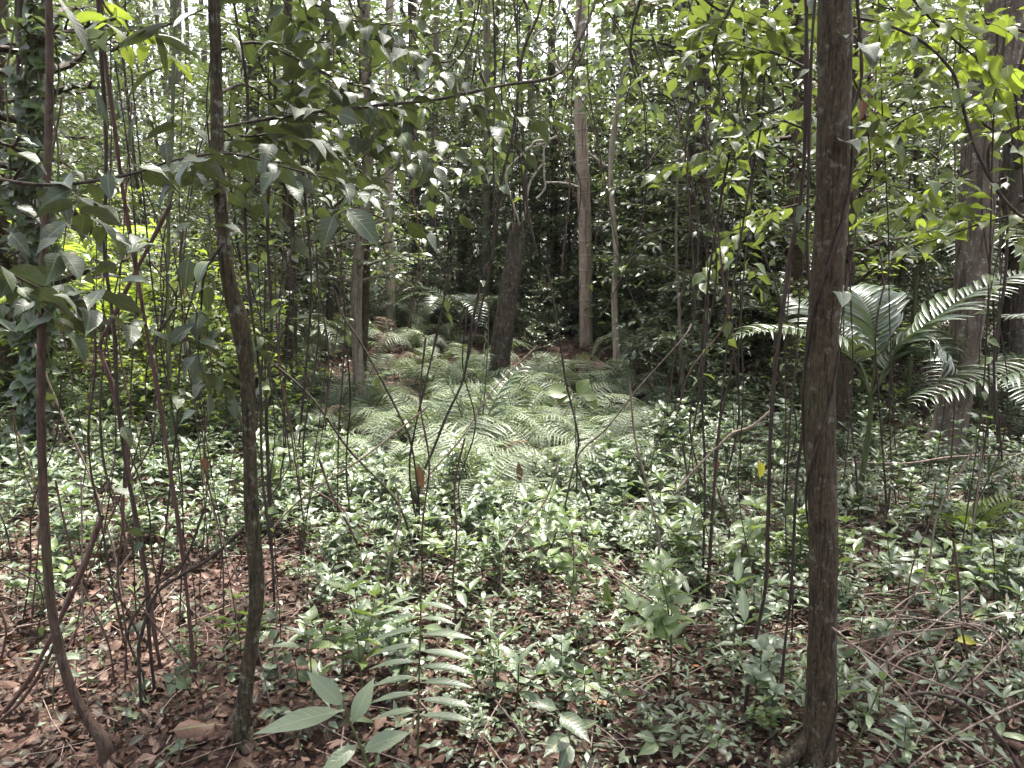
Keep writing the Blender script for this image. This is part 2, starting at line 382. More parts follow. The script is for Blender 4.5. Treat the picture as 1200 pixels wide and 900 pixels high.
# ------------------------------------------------------------------ wood and spray helpers
UP = np.array([0, 0, 1.0])
def wander(start, d, length, n, jit, grav, rng, lift=0.0):
    p = np.array(start, float); d = norm(d); pts = [p.copy()]; s_ = length / (n - 1)
    for k in range(n - 1):
        d = norm(d + rng.normal(0, jit, 3) + UP * (lift - grav * (k + 1) / n)); p = p + d * s_; pts.append(p.copy())
    return np.array(pts)
def leaves_along(lv, path, T, size, spacing, rng, f0=.2, flat=.25, mi=0, tip=True, hang=0.0):
    """alternate leaves in two ranks along a twig, blades roughly level"""
    seg = np.r_[0, np.cumsum(np.linalg.norm(np.diff(path, axis=0), axis=1))]; L = seg[-1]
    s_ = np.arange(L * f0, L, spacing); s_ = s_ + rng.normal(0, spacing * .15, len(s_)); s_ = np.clip(s_, 0, L)
    if not len(s_): return
    pos = np.stack([np.interp(s_, seg, path[:, k]) for k in range(3)], -1)
    tan = norm(np.gradient(path, axis=0)); tg = norm(np.stack([np.interp(s_, seg, tan[:, k]) for k in range(3)], -1))
    sd_ = norm(np.cross(tg, UP) + 1e-4); sg = np.where(np.arange(len(s_)) % 2 == 0, 1, -1)[:, None]
    d = tg * rng.uniform(.3, .8, (len(s_), 1)) + sd_ * sg + rng.normal(0, .28, (len(s_), 3)) - UP * (.12 + hang)
    nr = UP + rng.normal(0, flat, (len(s_), 3))
    put_leaves(lv, T, pos, d, nr, size * rng.uniform(.65, 1.2, len(s_)), mi, rng)
    if tip: put_leaves(lv, T, path[-1:], tg[-1:] - UP * .1, UP + rng.normal(0, flat, (1, 3)), size, mi, rng)
def spray(wd, lv, start, d, length, r, T, leaf, rng, twigs=5, spacing=.6, lift=.02, grav=.06, sides=4, level=1, twig_wood=True):
    pth = wander(start, d, length, 7, .13, grav, rng, lift)
    tube(wd, pth, np.linspace(r, r * .3, len(pth)), sides)
    leaves_along(lv, pth, T, leaf, leaf * spacing, rng, .35)
    if level > 0:
        for k in range(twigs):
            f = .18 + .78 * (k + rng.uniform(0, .7)) / twigs; i0 = min(int(f * 6), 5); p = pth[i0] + (pth[i0 + 1] - pth[i0]) * (f * 6 - i0)
            tg = norm(pth[i0 + 1] - pth[i0]); sdv = norm(np.cross(tg, UP) + 1e-4) * (1 if k % 2 else -1)
            tw = wander(p, tg * .7 + sdv * .9 + UP * rng.normal(0, .25), length * rng.uniform(.28, .55) * (1.1 - .5 * f), 5, .16, grav, rng, lift)
            if twig_wood: tube(wd, tw, np.linspace(r * .45, r * .15, len(tw)), 3)
            leaves_along(lv, tw, T, leaf, leaf * spacing, rng, .1)

# ------------------------------------------------------------------ background trees: prototypes, then copies
def proto_tree(name, seed, h, r, lo, hi, spread, limbs, leaf, T, lmat, bmat, twigs=5, lean=.04, spacing=.62, up=.25):
    rng = np.random.default_rng(seed); e = empty(name, (0, 0, 0))
    pth = wander((0, 0, -.15), (rng.normal(0, lean), rng.normal(0, lean), 1), h, 14, .03, 0, rng, .02)
    rr = np.linspace(1, .25, 14) * r; rr[0] *= 1.5
    mt = MB(); tube(mt, pth, rr, 8, bump=.06, rng=rng); mt.build('trunk', bmat, e)
    wd, lv = MB(), MB()
    for k in range(limbs):
        f = lo + (hi - lo) * ((k + rng.uniform()) / limbs); i0 = min(int(f * 13), 12); p = pth[i0]
        a = k * 2.4 + rng.normal(0, .5); L = spread * rng.uniform(.6, 1.25) * (1.15 - .55 * (f - lo) / (hi - lo + 1e-6))
        spray(wd, lv, p, (math.cos(a), math.sin(a), up + rng.normal(0, .3)), L, max(.006, r * .22), T, leaf, rng, twigs, spacing, .05, .10, 3)
    wd.build('branches', bmat, e); lv.build('crown', lmat, e)
    return e
PR = {}
def mk(key, *a, **k): PR[key] = proto_tree(*a, **k)
mk('ta', 'forest_tree', 1, 13, .09, .10, .98, 1.9, 46, .15, T_F3, M['mid'], M['b_slim'], 8, .1)
mk('tb', 'forest_tree', 2, 12, .07, .10, .98, 1.7, 46, .13, T_F3, M['dark'], M['b_dark'], 8, .12)
mk('tc', 'forest_tree', 3, 14, .12, .2, .98, 2.4, 46, .17, T_F3, M['mid'], M['b_slim'], 8, .08)
mk('sd', 'tall_shrub', 14, 6.5, .045, .06, 1, 1.5, 44, .13, T_F3, M['dark'], M['b_dark'], 8)
mk('sa', 'understory_shrub', 4, 3.6, .03, .08, 1, 1.1, 26, .12, T_F3, M['mid'], M['b_dark'], 6)
mk('sb', 'low_shrub', 5, 2.6, .022, .05, 1, .9, 24, .10, T_F3, M['dark'], M['b_dark'], 6)
mk('sc', 'understory_shrub', 6, 4.8, .035, .12, 1, 1.3, 30, .14, T_F3, M['dark'], M['b_slim'], 6)
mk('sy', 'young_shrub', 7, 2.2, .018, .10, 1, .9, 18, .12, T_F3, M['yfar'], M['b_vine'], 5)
mk('sm', 'sapling_shrub', 8, 1.3, .014, .08, 1, .6, 14, .09, T_F3, M['mid'], M['b_green'], 5)
PLAB = {
    'ta': ('tall forest tree with grey trunk and mid green crown in the distant woods', 'tree', 'tall grey-trunked trees in the distant woods'),
    'tb': ('slim tall forest tree with dark trunk and dark crown in the distant woods', 'tree', 'slim dark-trunked trees in the distant woods'),
    'tc': ('broad tall forest tree with thick grey trunk standing in the distant woods', 'tree', 'thick grey-trunked trees in the distant woods'),
    'sa': ('mid green understory shrub with fine glossy leaves among the far trunks', 'shrub', 'mid green understory shrubs among the far trunks'),
    'sb': ('low dark green bushy shrub among the far trunks', 'shrub', 'low dark green shrubs among the far trunks'),
    'sc': ('tall dark green understory shrub with drooping sprays among the far trunks', 'shrub', 'tall dark green shrubs among the far trunks'),
    'sd': ('very tall dark shrub packed with small glossy leaves at the back', 'shrub', 'very tall dark shrubs at the back'),
    'sy': ('yellow-green young shrub with sunlight put into its leaf colour', 'shrub', 'yellow-green young shrubs with sunlight in their colour'),
    'sm': ('knee-high green sapling shrub growing from the forest floor', 'shrub', 'knee-high green shrubs on the forest floor'),
}
USED = set()
def place(key, x, y, s_=1.0, label=None):
    src = PR[key]
    if key in USED: o = copy_tree(src)
    else:
        o = src; USED.add(key); KIDS[src.name] = [k for k in bpy.data.objects if k.parent == src]
    o.location = onxy(x, y, -.02); o.rotation_euler = (0, 0, RNG.uniform(0, 6.28)); o.scale = (s_, s_, s_)
    lb, ct_, gr = PLAB[key]; tag(o, label or lb, ct_, gr)
    return o
def at_px(px, d): return (px - 600) / FPX * d / ct, d

# tall trees of the middle and far distance
def scatter(keys, n, d0, d1, w, smin, smax, mind, seed, keep=lambda px, d: True):
    rng = np.random.default_rng(seed); pts = []; tries = 0
    while len(pts) < n and tries < 6000:
        tries += 1; d = math.sqrt(rng.uniform(d0 * d0, d1 * d1)); px = 600 + rng.uniform(-w, w); x, y = at_px(px, d)
        if not keep(px, d) or any((x - a) ** 2 + (y - b) ** 2 < mind ** 2 for a, b in pts): continue
        pts.append((x, y)); place(keys[rng.integers(0, len(keys))], x, y, rng.uniform(smin, smax))
scatter(['ta', 'tb', 'tc', 'ta'], 30, 19, 36, 900, .85, 1.2, 1.8, 21)
scatter(['sd', 'sd', 'sc'], 62, 14.5, 26, 820, .85, 1.25, 1.1, 26, lambda px, d: not (470 < px < 740 and d < 17.5))
scatter(['sa', 'sb', 'sc', 'sa', 'sb'], 96, 13.0, 24, 820, .8, 1.35, .75, 22, lambda px, d: not (400 < px < 740 and d < 15.5))
scatter(['sa', 'sc', 'sb'], 12, 8.5, 13.5, 800, .8, 1.2, 1.2, 23, lambda px, d: px > 880 or px < 60)
for px, d, k_, s_ in [(622, 14.6, 'sd', .9), (655, 16.2, 'sd', 1.1), (700, 14.4, 'sd', .85), (735, 15.2, 'sd', 1.05), (768, 14.2, 'sd', .95), (790, 16, 'sd', 1.1), (640, 14.8, 'sc', .8), (745, 13.2, 'sc', .75), (690, 15.5, 'sc', 1.0),
                      (850, 12.6, 'sd', .8), (875, 14, 'sd', 1.0), (905, 12.2, 'sd', .8), (940, 13.4, 'sd', .9), (1030, 12.4, 'sd', .8), (1060, 14.2, 'sd', 1), (1110, 10.2, 'sd', .7), (1180, 11, 'sd', .8), (590, 18, 'sd', 1), (520, 17.5, 'sd', 1.05), (465, 16.8, 'sd', 1), (400, 15, 'sd', 1), (360, 13.6, 'sd', .9), (250, 12.6, 'sd', .85), (190, 14, 'sd', 1), (80, 12.5, 'sd', .9)]:
    place(k_, *at_px(px, d), s_)
for px, d, s_ in [(752, 12.6, 1.0), (775, 11.8, 1.1), (795, 12.8, 1.2), (845, 11.6, 1.1), (868, 12.4, 1.2), (905, 11.2, 1.1), (640, 13.9, 1.1), (665, 14.4, 1.2), (610, 15, 1.2), (700, 13.6, 1.1)]:
    place('sa', *at_px(px, d), s_)
scatter(['sb', 'sm', 'sb'], 90, 11.0, 18, 340, .25, .6, .42, 28, lambda px, d: not (590 < px < 680 and d > 13.5) and not (400 < px < 720 and d < 11.6))
scatter(['sc', 'sa', 'sd'], 16, 8.2, 12.5, 640, .45, .8, .9, 29, lambda px, d: px > 780 or (px < 380 and (px > 260 or px < 40)))
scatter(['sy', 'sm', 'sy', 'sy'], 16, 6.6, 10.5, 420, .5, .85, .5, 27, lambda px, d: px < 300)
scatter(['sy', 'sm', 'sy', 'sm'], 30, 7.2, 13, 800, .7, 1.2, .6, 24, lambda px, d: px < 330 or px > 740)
scatter(['sb', 'sm'], 20, 10.5, 15, 700, .6, 1.0, .8, 25, lambda px, d: not (380 < px < 720 and d < 13))

# a distant mass of woods all round
mb = MB(); rng = np.random.default_rng(77); n = 52000
ang = rng.uniform(0, 2 * math.pi, n); rad = rng.uniform(31, 46, n)
front = rng.uniform(size=n) < .55; ang = np.where(front, rng.normal(math.pi / 2, .5, n), ang)
cl = rng.integers(0, 420, n); ca = rng.uniform(0, 2 * math.pi, 420); ca = np.where(rng.uniform(size=420) < .6, rng.normal(math.pi / 2, .5, 420), ca)
cr = rng.uniform(30, 46, 420); ch = rng.beta(1.1, 1.5, 420) * 15
cx, cy = cr * np.cos(ca), cr * np.sin(ca)
pos = np.stack([cx[cl] + rng.normal(0, 1.3, n), cy[cl] + rng.normal(0, 1.3, n), ch[cl] + rng.normal(0, .8, n)], -1)
pos[:, 2] = np.abs(pos[:, 2]) + hgt(pos[:, 0], np.minimum(pos[:, 1], 60))
put_leaves(mb, T_F2, pos, rng.normal(0, 1, (n, 3)) * (1, 1, .5), UP + rng.normal(0, .5, (n, 3)), rng.uniform(.3, .55, n), 0, rng)
for k in range(150):
    a = rng.uniform(0, 6.28) if k % 3 else rng.normal(math.pi / 2, .5); r_ = rng.uniform(28, 46); x, y = r_ * math.cos(a), r_ * math.sin(a)
    z = float(hgt(x, y)); tube(mb, wander((x, y, z - .2), (0, 0, 1), rng.uniform(10, 16), 6, .04, 0, rng), np.linspace(.16, .06, 6) * rng.uniform(.6, 1.5), 5, 1)
o = mb.build('far_woods', [M['far'], M['b_grey']]); tag(o, 'distant mass of green forest closing the view all round', 'woods', kind='stuff')

# ------------------------------------------------------------------ individual trunks read off the photograph
def px_path(pts, d, n=24, dd=None):
    """pts: (px, py[, width px]); d: depth, dd: depth at the last point"""
    k = len(pts); dd = d if dd is None else dd
    out = [P(p[0], p[1], d + (dd - d) * i / max(1, k - 1)) for i, p in enumerate(pts)]
    w = [(p[2] if len(p) > 2 else 0) * mpp(d) / 2 for p in pts]
    S_ = smooth(np.c_[np.array(out), np.array(w)[:, None]], n)
    return S_[:, :3], np.maximum(S_[:, 3], .001)

def big_tree(pts, label, bark, d=None, base=None, height=9.0, cat='tree', crown=True, leaf=.14, spread=1.8, limbs=16, lmat='mid', name='tree', n=26, bump=.05, group=None, sides=12, T=None, crown_lo=None, root=1.45, roots=True):
    """pts run from top to bottom in the photo, last one is the foot"""
    if d is None: d = gd(pts[-1][0], pts[-1][1])
    path, R = px_path(pts[::-1], d, n)
    f = on(pts[-1][0], d); path[0] = (f[0], f[1], f[2] - .08)
    R[0] *= root
    wv = np.random.default_rng(int(abs(path[0][0] * 977)) + 7); path[1:, :2] += .035 * R.mean() / .05 * (np.sin(np.linspace(0, wv.uniform(6, 12), len(path)) + wv.uniform(0, 6))[1:, None] * wv.normal(0, .35, 2))
    loc = onxy(path[0][0], path[0][1])
    top, td = path[-1], norm(path[-1] - path[-4]); td = norm(td * .6 + UP * .6)
    e = empty(name, loc); tag(e, label, cat, group)
    H = height - (top[2] - loc[2])
    if H > .3:
        ext = wander(top, td, H, 8, .04, 0, np.random.default_rng(int(abs(top[0] * 100)) + 5), .03)[1:]
        path = np.vstack([path, ext]); R = np.r_[R, np.linspace(R[-1], R[-1] * .35, 7)]
    m_ = MB(); tube(m_, path, R, sides, bump=bump)
    rr_ = np.random.default_rng(int(abs(path[0][0] * 313)) + 1)
    for k in range((5 if d < 9 else 4) if roots else 0):
        a = k * 1.35 + rr_.uniform(0, .7); L = R[1] * rr_.uniform(3, 5.5); q_ = np.linspace(0, 1, 7)[:, None]; dv_ = np.array([math.cos(a), math.sin(a), 0]) + rr_.normal(0, .15, 3)
        rt = path[1] * (1 - q_) + (path[0] + dv_ * L) * q_; zg = hgt(rt[:, 0], rt[:, 1]); rt[:, 2] = np.maximum(zg, zg + R[1] * 3.2 * (1 - q_[:, 0]) ** 3) - R[1] * .15 - q_[:, 0] * R[1] * .5
        tube(m_, rt, np.linspace(.5, .12, 7) * R[1], 8, bump=.08)
    if crown:
        rng = np.random.default_rng(int(abs(path[0][0]) * 1000) + 3); wd, lv = m_, MB()
        zlo = crown_lo if crown_lo is not None else max(P(600, -60, d)[2] + .3, loc[2] + height * .4)
        cand = [k for k in range(len(path)) if path[k][2] > zlo] or [len(path) - 1]
        for k in range(limbs):
            i0 = cand[int(len(cand) * k / limbs)]; a = k * 2.4 + rng.uniform(0, 1)
            spray(wd, lv, path[i0], (math.cos(a), math.sin(a), .3 + rng.normal(0, .2)), spread * rng.uniform(.6, 1.2), max(.006, R[i0] * .35), T or T_F3, leaf, rng, 6, .65, .05, .09, 4)
        lv.build('crown', M[lmat], e, loc)
    m_.build('trunk', bark, e, loc)
    return e, loc, path, R

# 1 main trunk on the right
MAIN, mloc, mpath, mR = big_tree([(981, -40, 37), (977, 40, 36), (973, 150, 36), (971, 300, 36), (965, 450, 35), (963, 600, 34), (960, 740, 33), (961, 830, 36), (963, 905, 46)],
    'thick brown trunk close to the camera with vines winding up it', M['b_main'], height=7.5, spread=2.0, limbs=18, n=60, bump=.035, sides=20, lmat='dark')
def helix(path, R, t0, t1, turns, a0, k=40, gap=1.06):
    n_ = len(path); T = norm(np.gradient(path, axis=0)); out = []
    for q in np.linspace(0, 1, k):
        f = (t0 + (t1 - t0) * q) * (n_ - 1); i0 = min(int(f), n_ - 2); p = path[i0] + (path[i0 + 1] - path[i0]) * (f - i0); r = R[i0] * gap + .002
        a = a0 + turns * 2 * math.pi * q + .25 * math.sin(9 * q); ax = norm(np.cross(T[i0], (0, 1, 0))); ay = np.cross(T[i0], ax)
        out.append(p + r * (math.cos(a) * ax + math.sin(a) * ay))
    return np.array(out)
# 2 smooth curved stem at the far left
bigpts = [(56, -30, 7), (58, 60, 8), (57, 150, 8.5), (52, 300, 9), (48, 450, 9.5), (50, 560, 10), (57, 680, 11), (68, 755, 11.5), (86, 812, 12), (108, 850, 13), (119, 863, 17), (124, 876, 19), (123, 890, 15), (121, 908, 15)]
LEFT, lloc, lpath, lR = big_tree(bigpts, 'smooth reddish brown sapling stem curving from a swollen knob at its base', M['b_red'], height=4.6, cat='sapling', name='sapling', limbs=16, spread=1.3, leaf=.11, n=60, bump=.02, sides=12, lmat='dark', T=T_OV)
# 3 crooked sapling left of centre
SAP, sloc, spath, sR = big_tree([(249, -40, 13), (252, 40, 13), (254, 120, 14), (256, 190, 14), (262, 280, 15), (270, 340, 17), (280, 372, 21), (284, 392, 22), (290, 440, 17), (293, 540, 16), (296, 620, 18), (301, 690, 19), (296, 740, 16), (290, 790, 18), (283, 845, 20), (281, 878, 24)],
    'crooked mossy sapling with a knotted bend at mid height and dark upper stem', M['b_sap'], height=5.2, cat='sapling', name='sapling', limbs=18, spread=1.4, leaf=.13, n=70, bump=.05, sides=12, lmat='dark', T=T_OV)
# 4 the big grey tree at the right edge
big_tree([(1176, -30, 42), (1168, 60, 40), (1157, 150, 40), (1146, 283, 38), (1127, 383, 36), (1118, 443, 36), (1112, 500, 38), (1108, 548, 48)], 'big grey leaning trunk blotched with lichen behind the palm', M['b_grey'], height=12, spread=2.6, limbs=22, n=40, bump=.06, sides=16)
# 5 ringed trunk in the middle
big_tree([(681, -30, 12), (680, 60, 12), (681, 150, 14), (685, 260, 15), (686, 330, 15), (687, 400, 16), (687, 432, 18)], 'straight pale brown trunk with thin rings in the middle clearing', M['b_ring'], d=12.5, height=12, spread=1.8, limbs=16, n=30, bump=.015, sides=14, roots=False, root=1.2)
# others: points, label, bark, d, height
OT = [
    ([(457, 20, 9), (456, 120, 9), (456, 250, 10), (457, 350, 11), (458, 412, 13)], 'slender pale straight trunk left of the ferns, spotted with white', 'b_pale', 13.5, 11),
    ([(432, -20, 12), (430, 100, 12), (428, 200, 12), (423, 300, 13), (419, 400, 13), (418, 486, 15)], 'grey trunk standing right at the left end of the fern patch', 'b_slim', 8.6, 10),
    ([(424, 100, 8), (430, 200, 8), (428, 300, 9), (425, 460, 9)], 'thinner brown trunk close behind the grey trunk at the fern patch', 'b_main', 9.3, 8),
    ([(482, -20, 9), (485, 100, 10), (486, 200, 10), (487, 300, 10), (488, 375, 11)], 'dark grey slim trunk just right of the pale spotted one', 'b_dark', 15.5, 11),
    ([(336, 60, 10), (337, 170, 12), (339, 300, 14), (341, 400, 15), (343, 482, 18)], 'shaggy brown trunk wrapped in hanging dead vines left of the clearing', 'b_main', 9.0, 9),
    ([(36, -30, 30), (36, 100, 30), (38, 250, 31), (42, 380, 30), (45, 530, 36)], 'dark broad trunk at the left edge covered with climbing vines', 'b_dark', None, 10),
    ([(-3, -20, 15), (0, 120, 15), (3, 250, 17), (4, 330, 17), (4, 500, 19)], 'brown trunk cut by the left edge of the view', 'b_main', 8.8, 10),
    ([(826, -20, 14), (825, 100, 14), (822, 200, 14), (822, 290, 15), (821, 400, 16)], 'straight brown trunk of the close pair right of centre', 'b_main', 10.6, 12),
    ([(800, 0, 7), (806, 60, 8), (810, 130, 9), (812, 220, 10), (817, 300, 11), (816, 400, 12)], 'thin dark bent trunk touching the straight brown one', 'b_dark', 10.3, 9),
    ([(724, 120, 5), (716, 180, 5), (718, 250, 6), (722, 300, 6), (720, 345, 7), (723, 420, 8)], 'thin pale crooked sapling just right of the ringed trunk', 'b_pale', 11.0, 5.0),
    ([(741, 120, 9), (739, 250, 10), (741, 330, 11), (742, 395, 12)], 'dark trunk with an upright leafy tuft at its side', 'b_dark', 13.6, 10),
    ([(749, 200, 8), (748, 300, 9), (746, 380, 10)], 'dark slim trunk leaning beside the tufted one', 'b_dark', 15.0, 9),
    ([(650, 180, 8), (649, 300, 9), (650, 400, 11)], 'dim brown trunk in the shade left of the ringed trunk', 'b_main', 15.0, 10),
    ([(570, -20, 8), (571, 140, 8), (570, 280, 9), (569, 390, 10)], 'dim grey trunk rising just behind the broken dark trunk', 'b_slim', 15.0, 10),
    ([(578, 120, 6), (576, 250, 8), (578, 380, 9)], 'narrow black trunk behind the broken dark trunk', 'b_dark', 16.5, 9),
    ([(937, 60, 17), (935, 200, 18), (931, 330, 18), (926, 420, 19), (921, 478, 22)], 'brown trunk seen just left of the thick front trunk', 'b_main', 8.8, 10),
    ([(997, 100, 15), (995, 250, 16), (991, 400, 17), (985, 520, 19)], 'brown trunk half hidden by the thick front trunk', 'b_main', 7.2, 10),
    ([(1016, 20, 13), (1012, 180, 14), (1008, 300, 14), (1004, 420, 15)], 'grey trunk in the palm thicket right of the thick front trunk', 'b_slim', 11.5, 10),
    ([(893, 100, 10), (890, 250, 11), (886, 380, 12), (884, 440, 13)], 'dark trunk in the yellow-green bushes right of centre', 'b_dark', 11.5, 10),
    ([(1188, 200, 22), (1190, 350, 23), (1186, 470, 26)], 'dark brown trunk at the right edge behind the palm fronds', 'b_dark', 8.5, 10),
    ([(1075, 60, 10), (1077, 220, 11), (1072, 400, 12)], 'dark slim trunk between the palm and the big grey tree', 'b_dark', 13.0, 10),
    ([(297, -20, 10), (300, 150, 10), (303, 300, 11), (305, 420, 12)], 'dark slim trunk behind the crooked sapling', 'b_dark', 13.0, 10),
    ([(512, 0, 7), (510, 140, 7), (507, 280, 8), (506, 385, 9)], 'thin grey trunk between the slim dark trunk and the broken one', 'b_slim', 16.0, 10),
    ([(384, 40, 7), (386, 200, 8), (385, 320, 9), (388, 430, 10)], 'thin dark trunk left of the grey trunk at the ferns', 'b_dark', 12.0, 9),
    ([(617, -10, 9), (622, 120, 9), (626, 240, 10), (627, 372, 11)], 'mossy grey trunk behind the pale twisted vines', 'b_slim', 17.0, 12),
    ([(548, -10, 12), (546, 120, 12), (543, 260, 13), (540, 372, 15)], 'dark grey trunk at the back between the slim trunks and the broken trunk', 'b_slim', 19.0, 13),
    ([(775, -10, 11), (778, 120, 12), (777, 250, 12), (775, 372, 14)], 'mottled trunk at the back between the crooked sapling and the close pair', 'b_slim', 18.0, 13),
]
for pts, lb, bk, d, hh in OT:
    big_tree(pts, lb, M[bk], d=d, height=hh, limbs=30, spread=1.0, leaf=.13, sides=10, lmat='dark' if bk == 'b_dark' else 'mid', crown_lo=None if bk == 'b_pale' else on(pts[-1][0], d or gd(*pts[-1][:2]))[2] + 1.3, n=32)

# broken dark trunk with pale vines
d = 9.6; pts = [(607, 258, 9), (605, 275, 17), (601, 310, 21), (594, 360, 23), (587, 410, 24), (582, 462, 27)]
path, R = px_path(pts[::-1], d, 24); loc = onxy(path[0][0], path[0][1]); path[0][2] = loc[2] - .08; R[-1] = .012
e = empty('broken_trunk', loc); tag(e, 'dark broken leaning trunk rising out of the ferns', 'dead trunk')
m_ = MB(); tube(m_, path, R, 14, bump=.09); m_.build('trunk', M['b_dark'], e, loc)
m_ = MB(); rng = np.random.default_rng(3)
for k in range(7):
    a = k * .9; p0 = path[-1] + np.array([math.cos(a), math.sin(a), 0]) * .06 - UP * .22
    tube(m_, wander(p0, (math.cos(a) * .2, math.sin(a) * .2, 1), rng.uniform(.22, .4), 4, .1, 0, rng), np.array([.03, .022, .012, .002]), 5)
m_.build('splintered_top', M['b_dark'], e, loc)

VINE_N = [0]
def vine(pts, label, mat='b_vine', d=3.0, dd=None, w=4, group=None, leaves=None, foot=True, n=60, name='hanging_vine', cat='vine', top_ext=True, wob=.003, nleaf=6, seed=None):
    """a liana: px points from top to bottom"""
    VINE_N[0] += 1; rng = np.random.default_rng(900 + (seed or VINE_N[0]))
    k = len(pts); dd = d if dd is None else dd
    path = smooth(np.array([P(p[0], p[1], d + (dd - d) * i / (k - 1)) for i, p in enumerate(pts)]), n)
    path = path + np.cumsum(rng.normal(0, wob * .3, path.shape), 0) * np.linspace(0, 1, n)[:, None] * .6
    if top_ext and pts[0][1] < 20:
        ext = wander(path[0], norm(path[0] - path[4]) * .6 + UP * .6, 1.2, 6, .06, 0, rng)[1:][::-1]; path = np.vstack([ext, path])
    if foot:
        z = float(hgt(path[-1][0], path[-1][1])); path[-1][2] = min(path[-1][2], z - .02) if path[-1][2] - z < .35 else path[-1][2]
    r = .74 * w * mpp((d + dd) / 2) / 2
    loc = path[-1].copy(); e = empty(name, loc); tag(e, label, cat, group)
    m_ = MB(); tube(m_, path, r * (1 + .12 * np.sin(np.linspace(0, 37, len(path)))), 7, bump=.07, rng=rng); m_.build('stem', M[mat], e, loc)
    if leaves:
        lm, T, sz = leaves; lv = MB(); q = rng.integers(3, len(path) - 3, nleaf)
        put_leaves(lv, T, path[q], rng.normal(0, 1, (nleaf, 3)) - UP * .4, UP + rng.normal(0, .35, (nleaf, 3)), sz * rng.uniform(.6, 1.2, nleaf), 0, rng)
        lv.build('leaves', M[lm], e, loc)
    return e
BL = ('big', T_OV, .09); YL = ('yellow', T_OV, .08)
# left cluster
vine([(114, -20), (118, 60), (124, 150), (124, 220), (123, 300), (132, 370), (135, 410), (138, 473), (147, 547), (158, 600), (170, 667), (174, 733), (180, 812)], 'dark liana with a kink near its top in the left stem cluster', d=2.7, w=6, leaves=BL, nleaf=7)
vine([(117, -20), (122, 60), (132, 133), (143, 217), (157, 300), (173, 393), (187, 467), (197, 533), (208, 600), (217, 667), (227, 767), (234, 846)], 'long reddish liana slanting down to the right in the left stem cluster', 'b_rvine', d=2.8, w=6.5, leaves=BL, nleaf=8)
vine([(200, 240), (157, 322), (130, 377), (117, 407), (128, 443), (143, 500), (150, 553), (157, 610), (172, 690), (182, 760), (190, 800)], 'pale brown liana with an elbow bend at mid height', 'b_rvine', d=2.9, w=6.5)
vine([(205, 0), (202, 150), (197, 300), (198, 400), (202, 500), (200, 565)], 'greenish straight stem behind the slanting red liana', 'b_green', d=6.2, w=6, leaves=BL)
vine([(110, 335), (112, 427), (104, 500), (107, 550), (117, 600), (135, 690), (150, 760)], 'thin dark stem bowing out left of the elbow-bent liana', d=2.9, w=3.5)
vine([(230, 330), (213, 400), (207, 500), (200, 560), (190, 650), (175, 740), (165, 790)], 'thin dark stem crossing behind the red slanting liana', d=3.0, w=3, leaves=BL, nleaf=4)
vine([(238, 600), (215, 660), (180, 690), (150, 740), (170, 790)], 'looping dark runner between the two left saplings', d=2.7, w=4)
vine([(120, 605), (100, 660), (72, 720), (52, 760), (30, 800), (-10, 850)], 'dark slanting stem crossing behind the smooth curved sapling', 'b_rvine', d=2.55, w=8)
vine([(70, 745), (40, 800), (10, 835), (-25, 855)], 'short brown slanting stem at the bottom left corner', 'b_rvine', d=2.3, w=6)
vine([(285, 620), (245, 655), (215, 672), (180, 700), (160, 760)], 'dark side runner reaching left from the crooked sapling', d=2.6, w=6)
vine([(318, 10), (322, 120), (313, 260), (318, 380), (312, 480), (314, 560), (318, 640)], 'dark liana hanging just right of the crooked sapling', d=3.4, w=4.5, leaves=BL, nleaf=9)
vine([(352, -10), (347, 100), (356, 220), (364, 330), (357, 440), (350, 520)], 'thin dark liana in front of the dark leafy boughs', d=3.6, w=3.5, leaves=BL, nleaf=10)
vine([(272, -10), (290, 110), (287, 210), (292, 330), (306, 440), (310, 560), (322, 650)], 'dark liana twisting close along the crooked sapling', d=2.9, w=4.5, leaves=BL, nleaf=8)
# centre
vine([(640, -20), (630, 20), (613, 60), (607, 110), (600, 160), (587, 217), (577, 297), (567, 320), (553, 380), (543, 443), (523, 487), (507, 527), (493, 563), (486, 620), (478, 700)], 'long thin dark liana sweeping down to the left across the ferns', d=4.2, w=4.2, leaves=BL, nleaf=6)
vine([(577, -20), (580, 67), (578, 167), (577, 290), (563, 360), (548, 420)], 'straight thin dark liana hanging before the broken trunk', d=4.8, w=3.4, leaves=YL, nleaf=5)
vine([(527, 310), (517, 367), (500, 443), (484, 513), (480, 560), (492, 640), (490, 700)], 'thin dark upright stem with brown dead leaf left of the ferns', d=4.0, w=3.4, leaves=BL, nleaf=5)
vine([(392, 340), (400, 367), (420, 397), (450, 450), (470, 490), (482, 520), (492, 590), (488, 660)], 'dark stem slanting down right from the grey trunk', d=4.0, w=3.4, leaves=YL, nleaf=4)
vine([(640, 310), (648, 350), (657, 407), (663, 447), (670, 477), (678, 517), (675, 545), (695, 600), (705, 650), (712, 680)], 'thin dark stem curving down through the right of the ferns', d=4.4, w=3.4, leaves=YL, nleaf=4)
vine([(810, 380), (800, 397), (750, 453), (710, 503), (677, 535), (660, 600), (640, 653), (620, 700), (587, 740), (560, 776)], 'long thin branch slanting from the yellow bush down to the left', d=4.4, dd=3.6, w=3)
vine([(600, -20), (606, 40), (612, 140), (618, 240), (628, 300)], 'fine dark liana dangling above the broken trunk', d=5.5, w=3, foot=False, leaves=BL, nleaf=4)
vine([(560, -20), (552, 40), (535, 70), (505, 100), (480, 130), (500, 200), (512, 290)], 'fine looping liana hanging in the upper middle', d=5.5, w=3, foot=False)
vine([(412, 10), (430, 40), (452, 62), (490, 72), (530, 71), (548, 50), (560, 10), (562, -20)], 'drooping dark liana swag in the upper middle', d=4.5, w=3, foot=False, leaves=('big', T_OV, .11), nleaf=5)
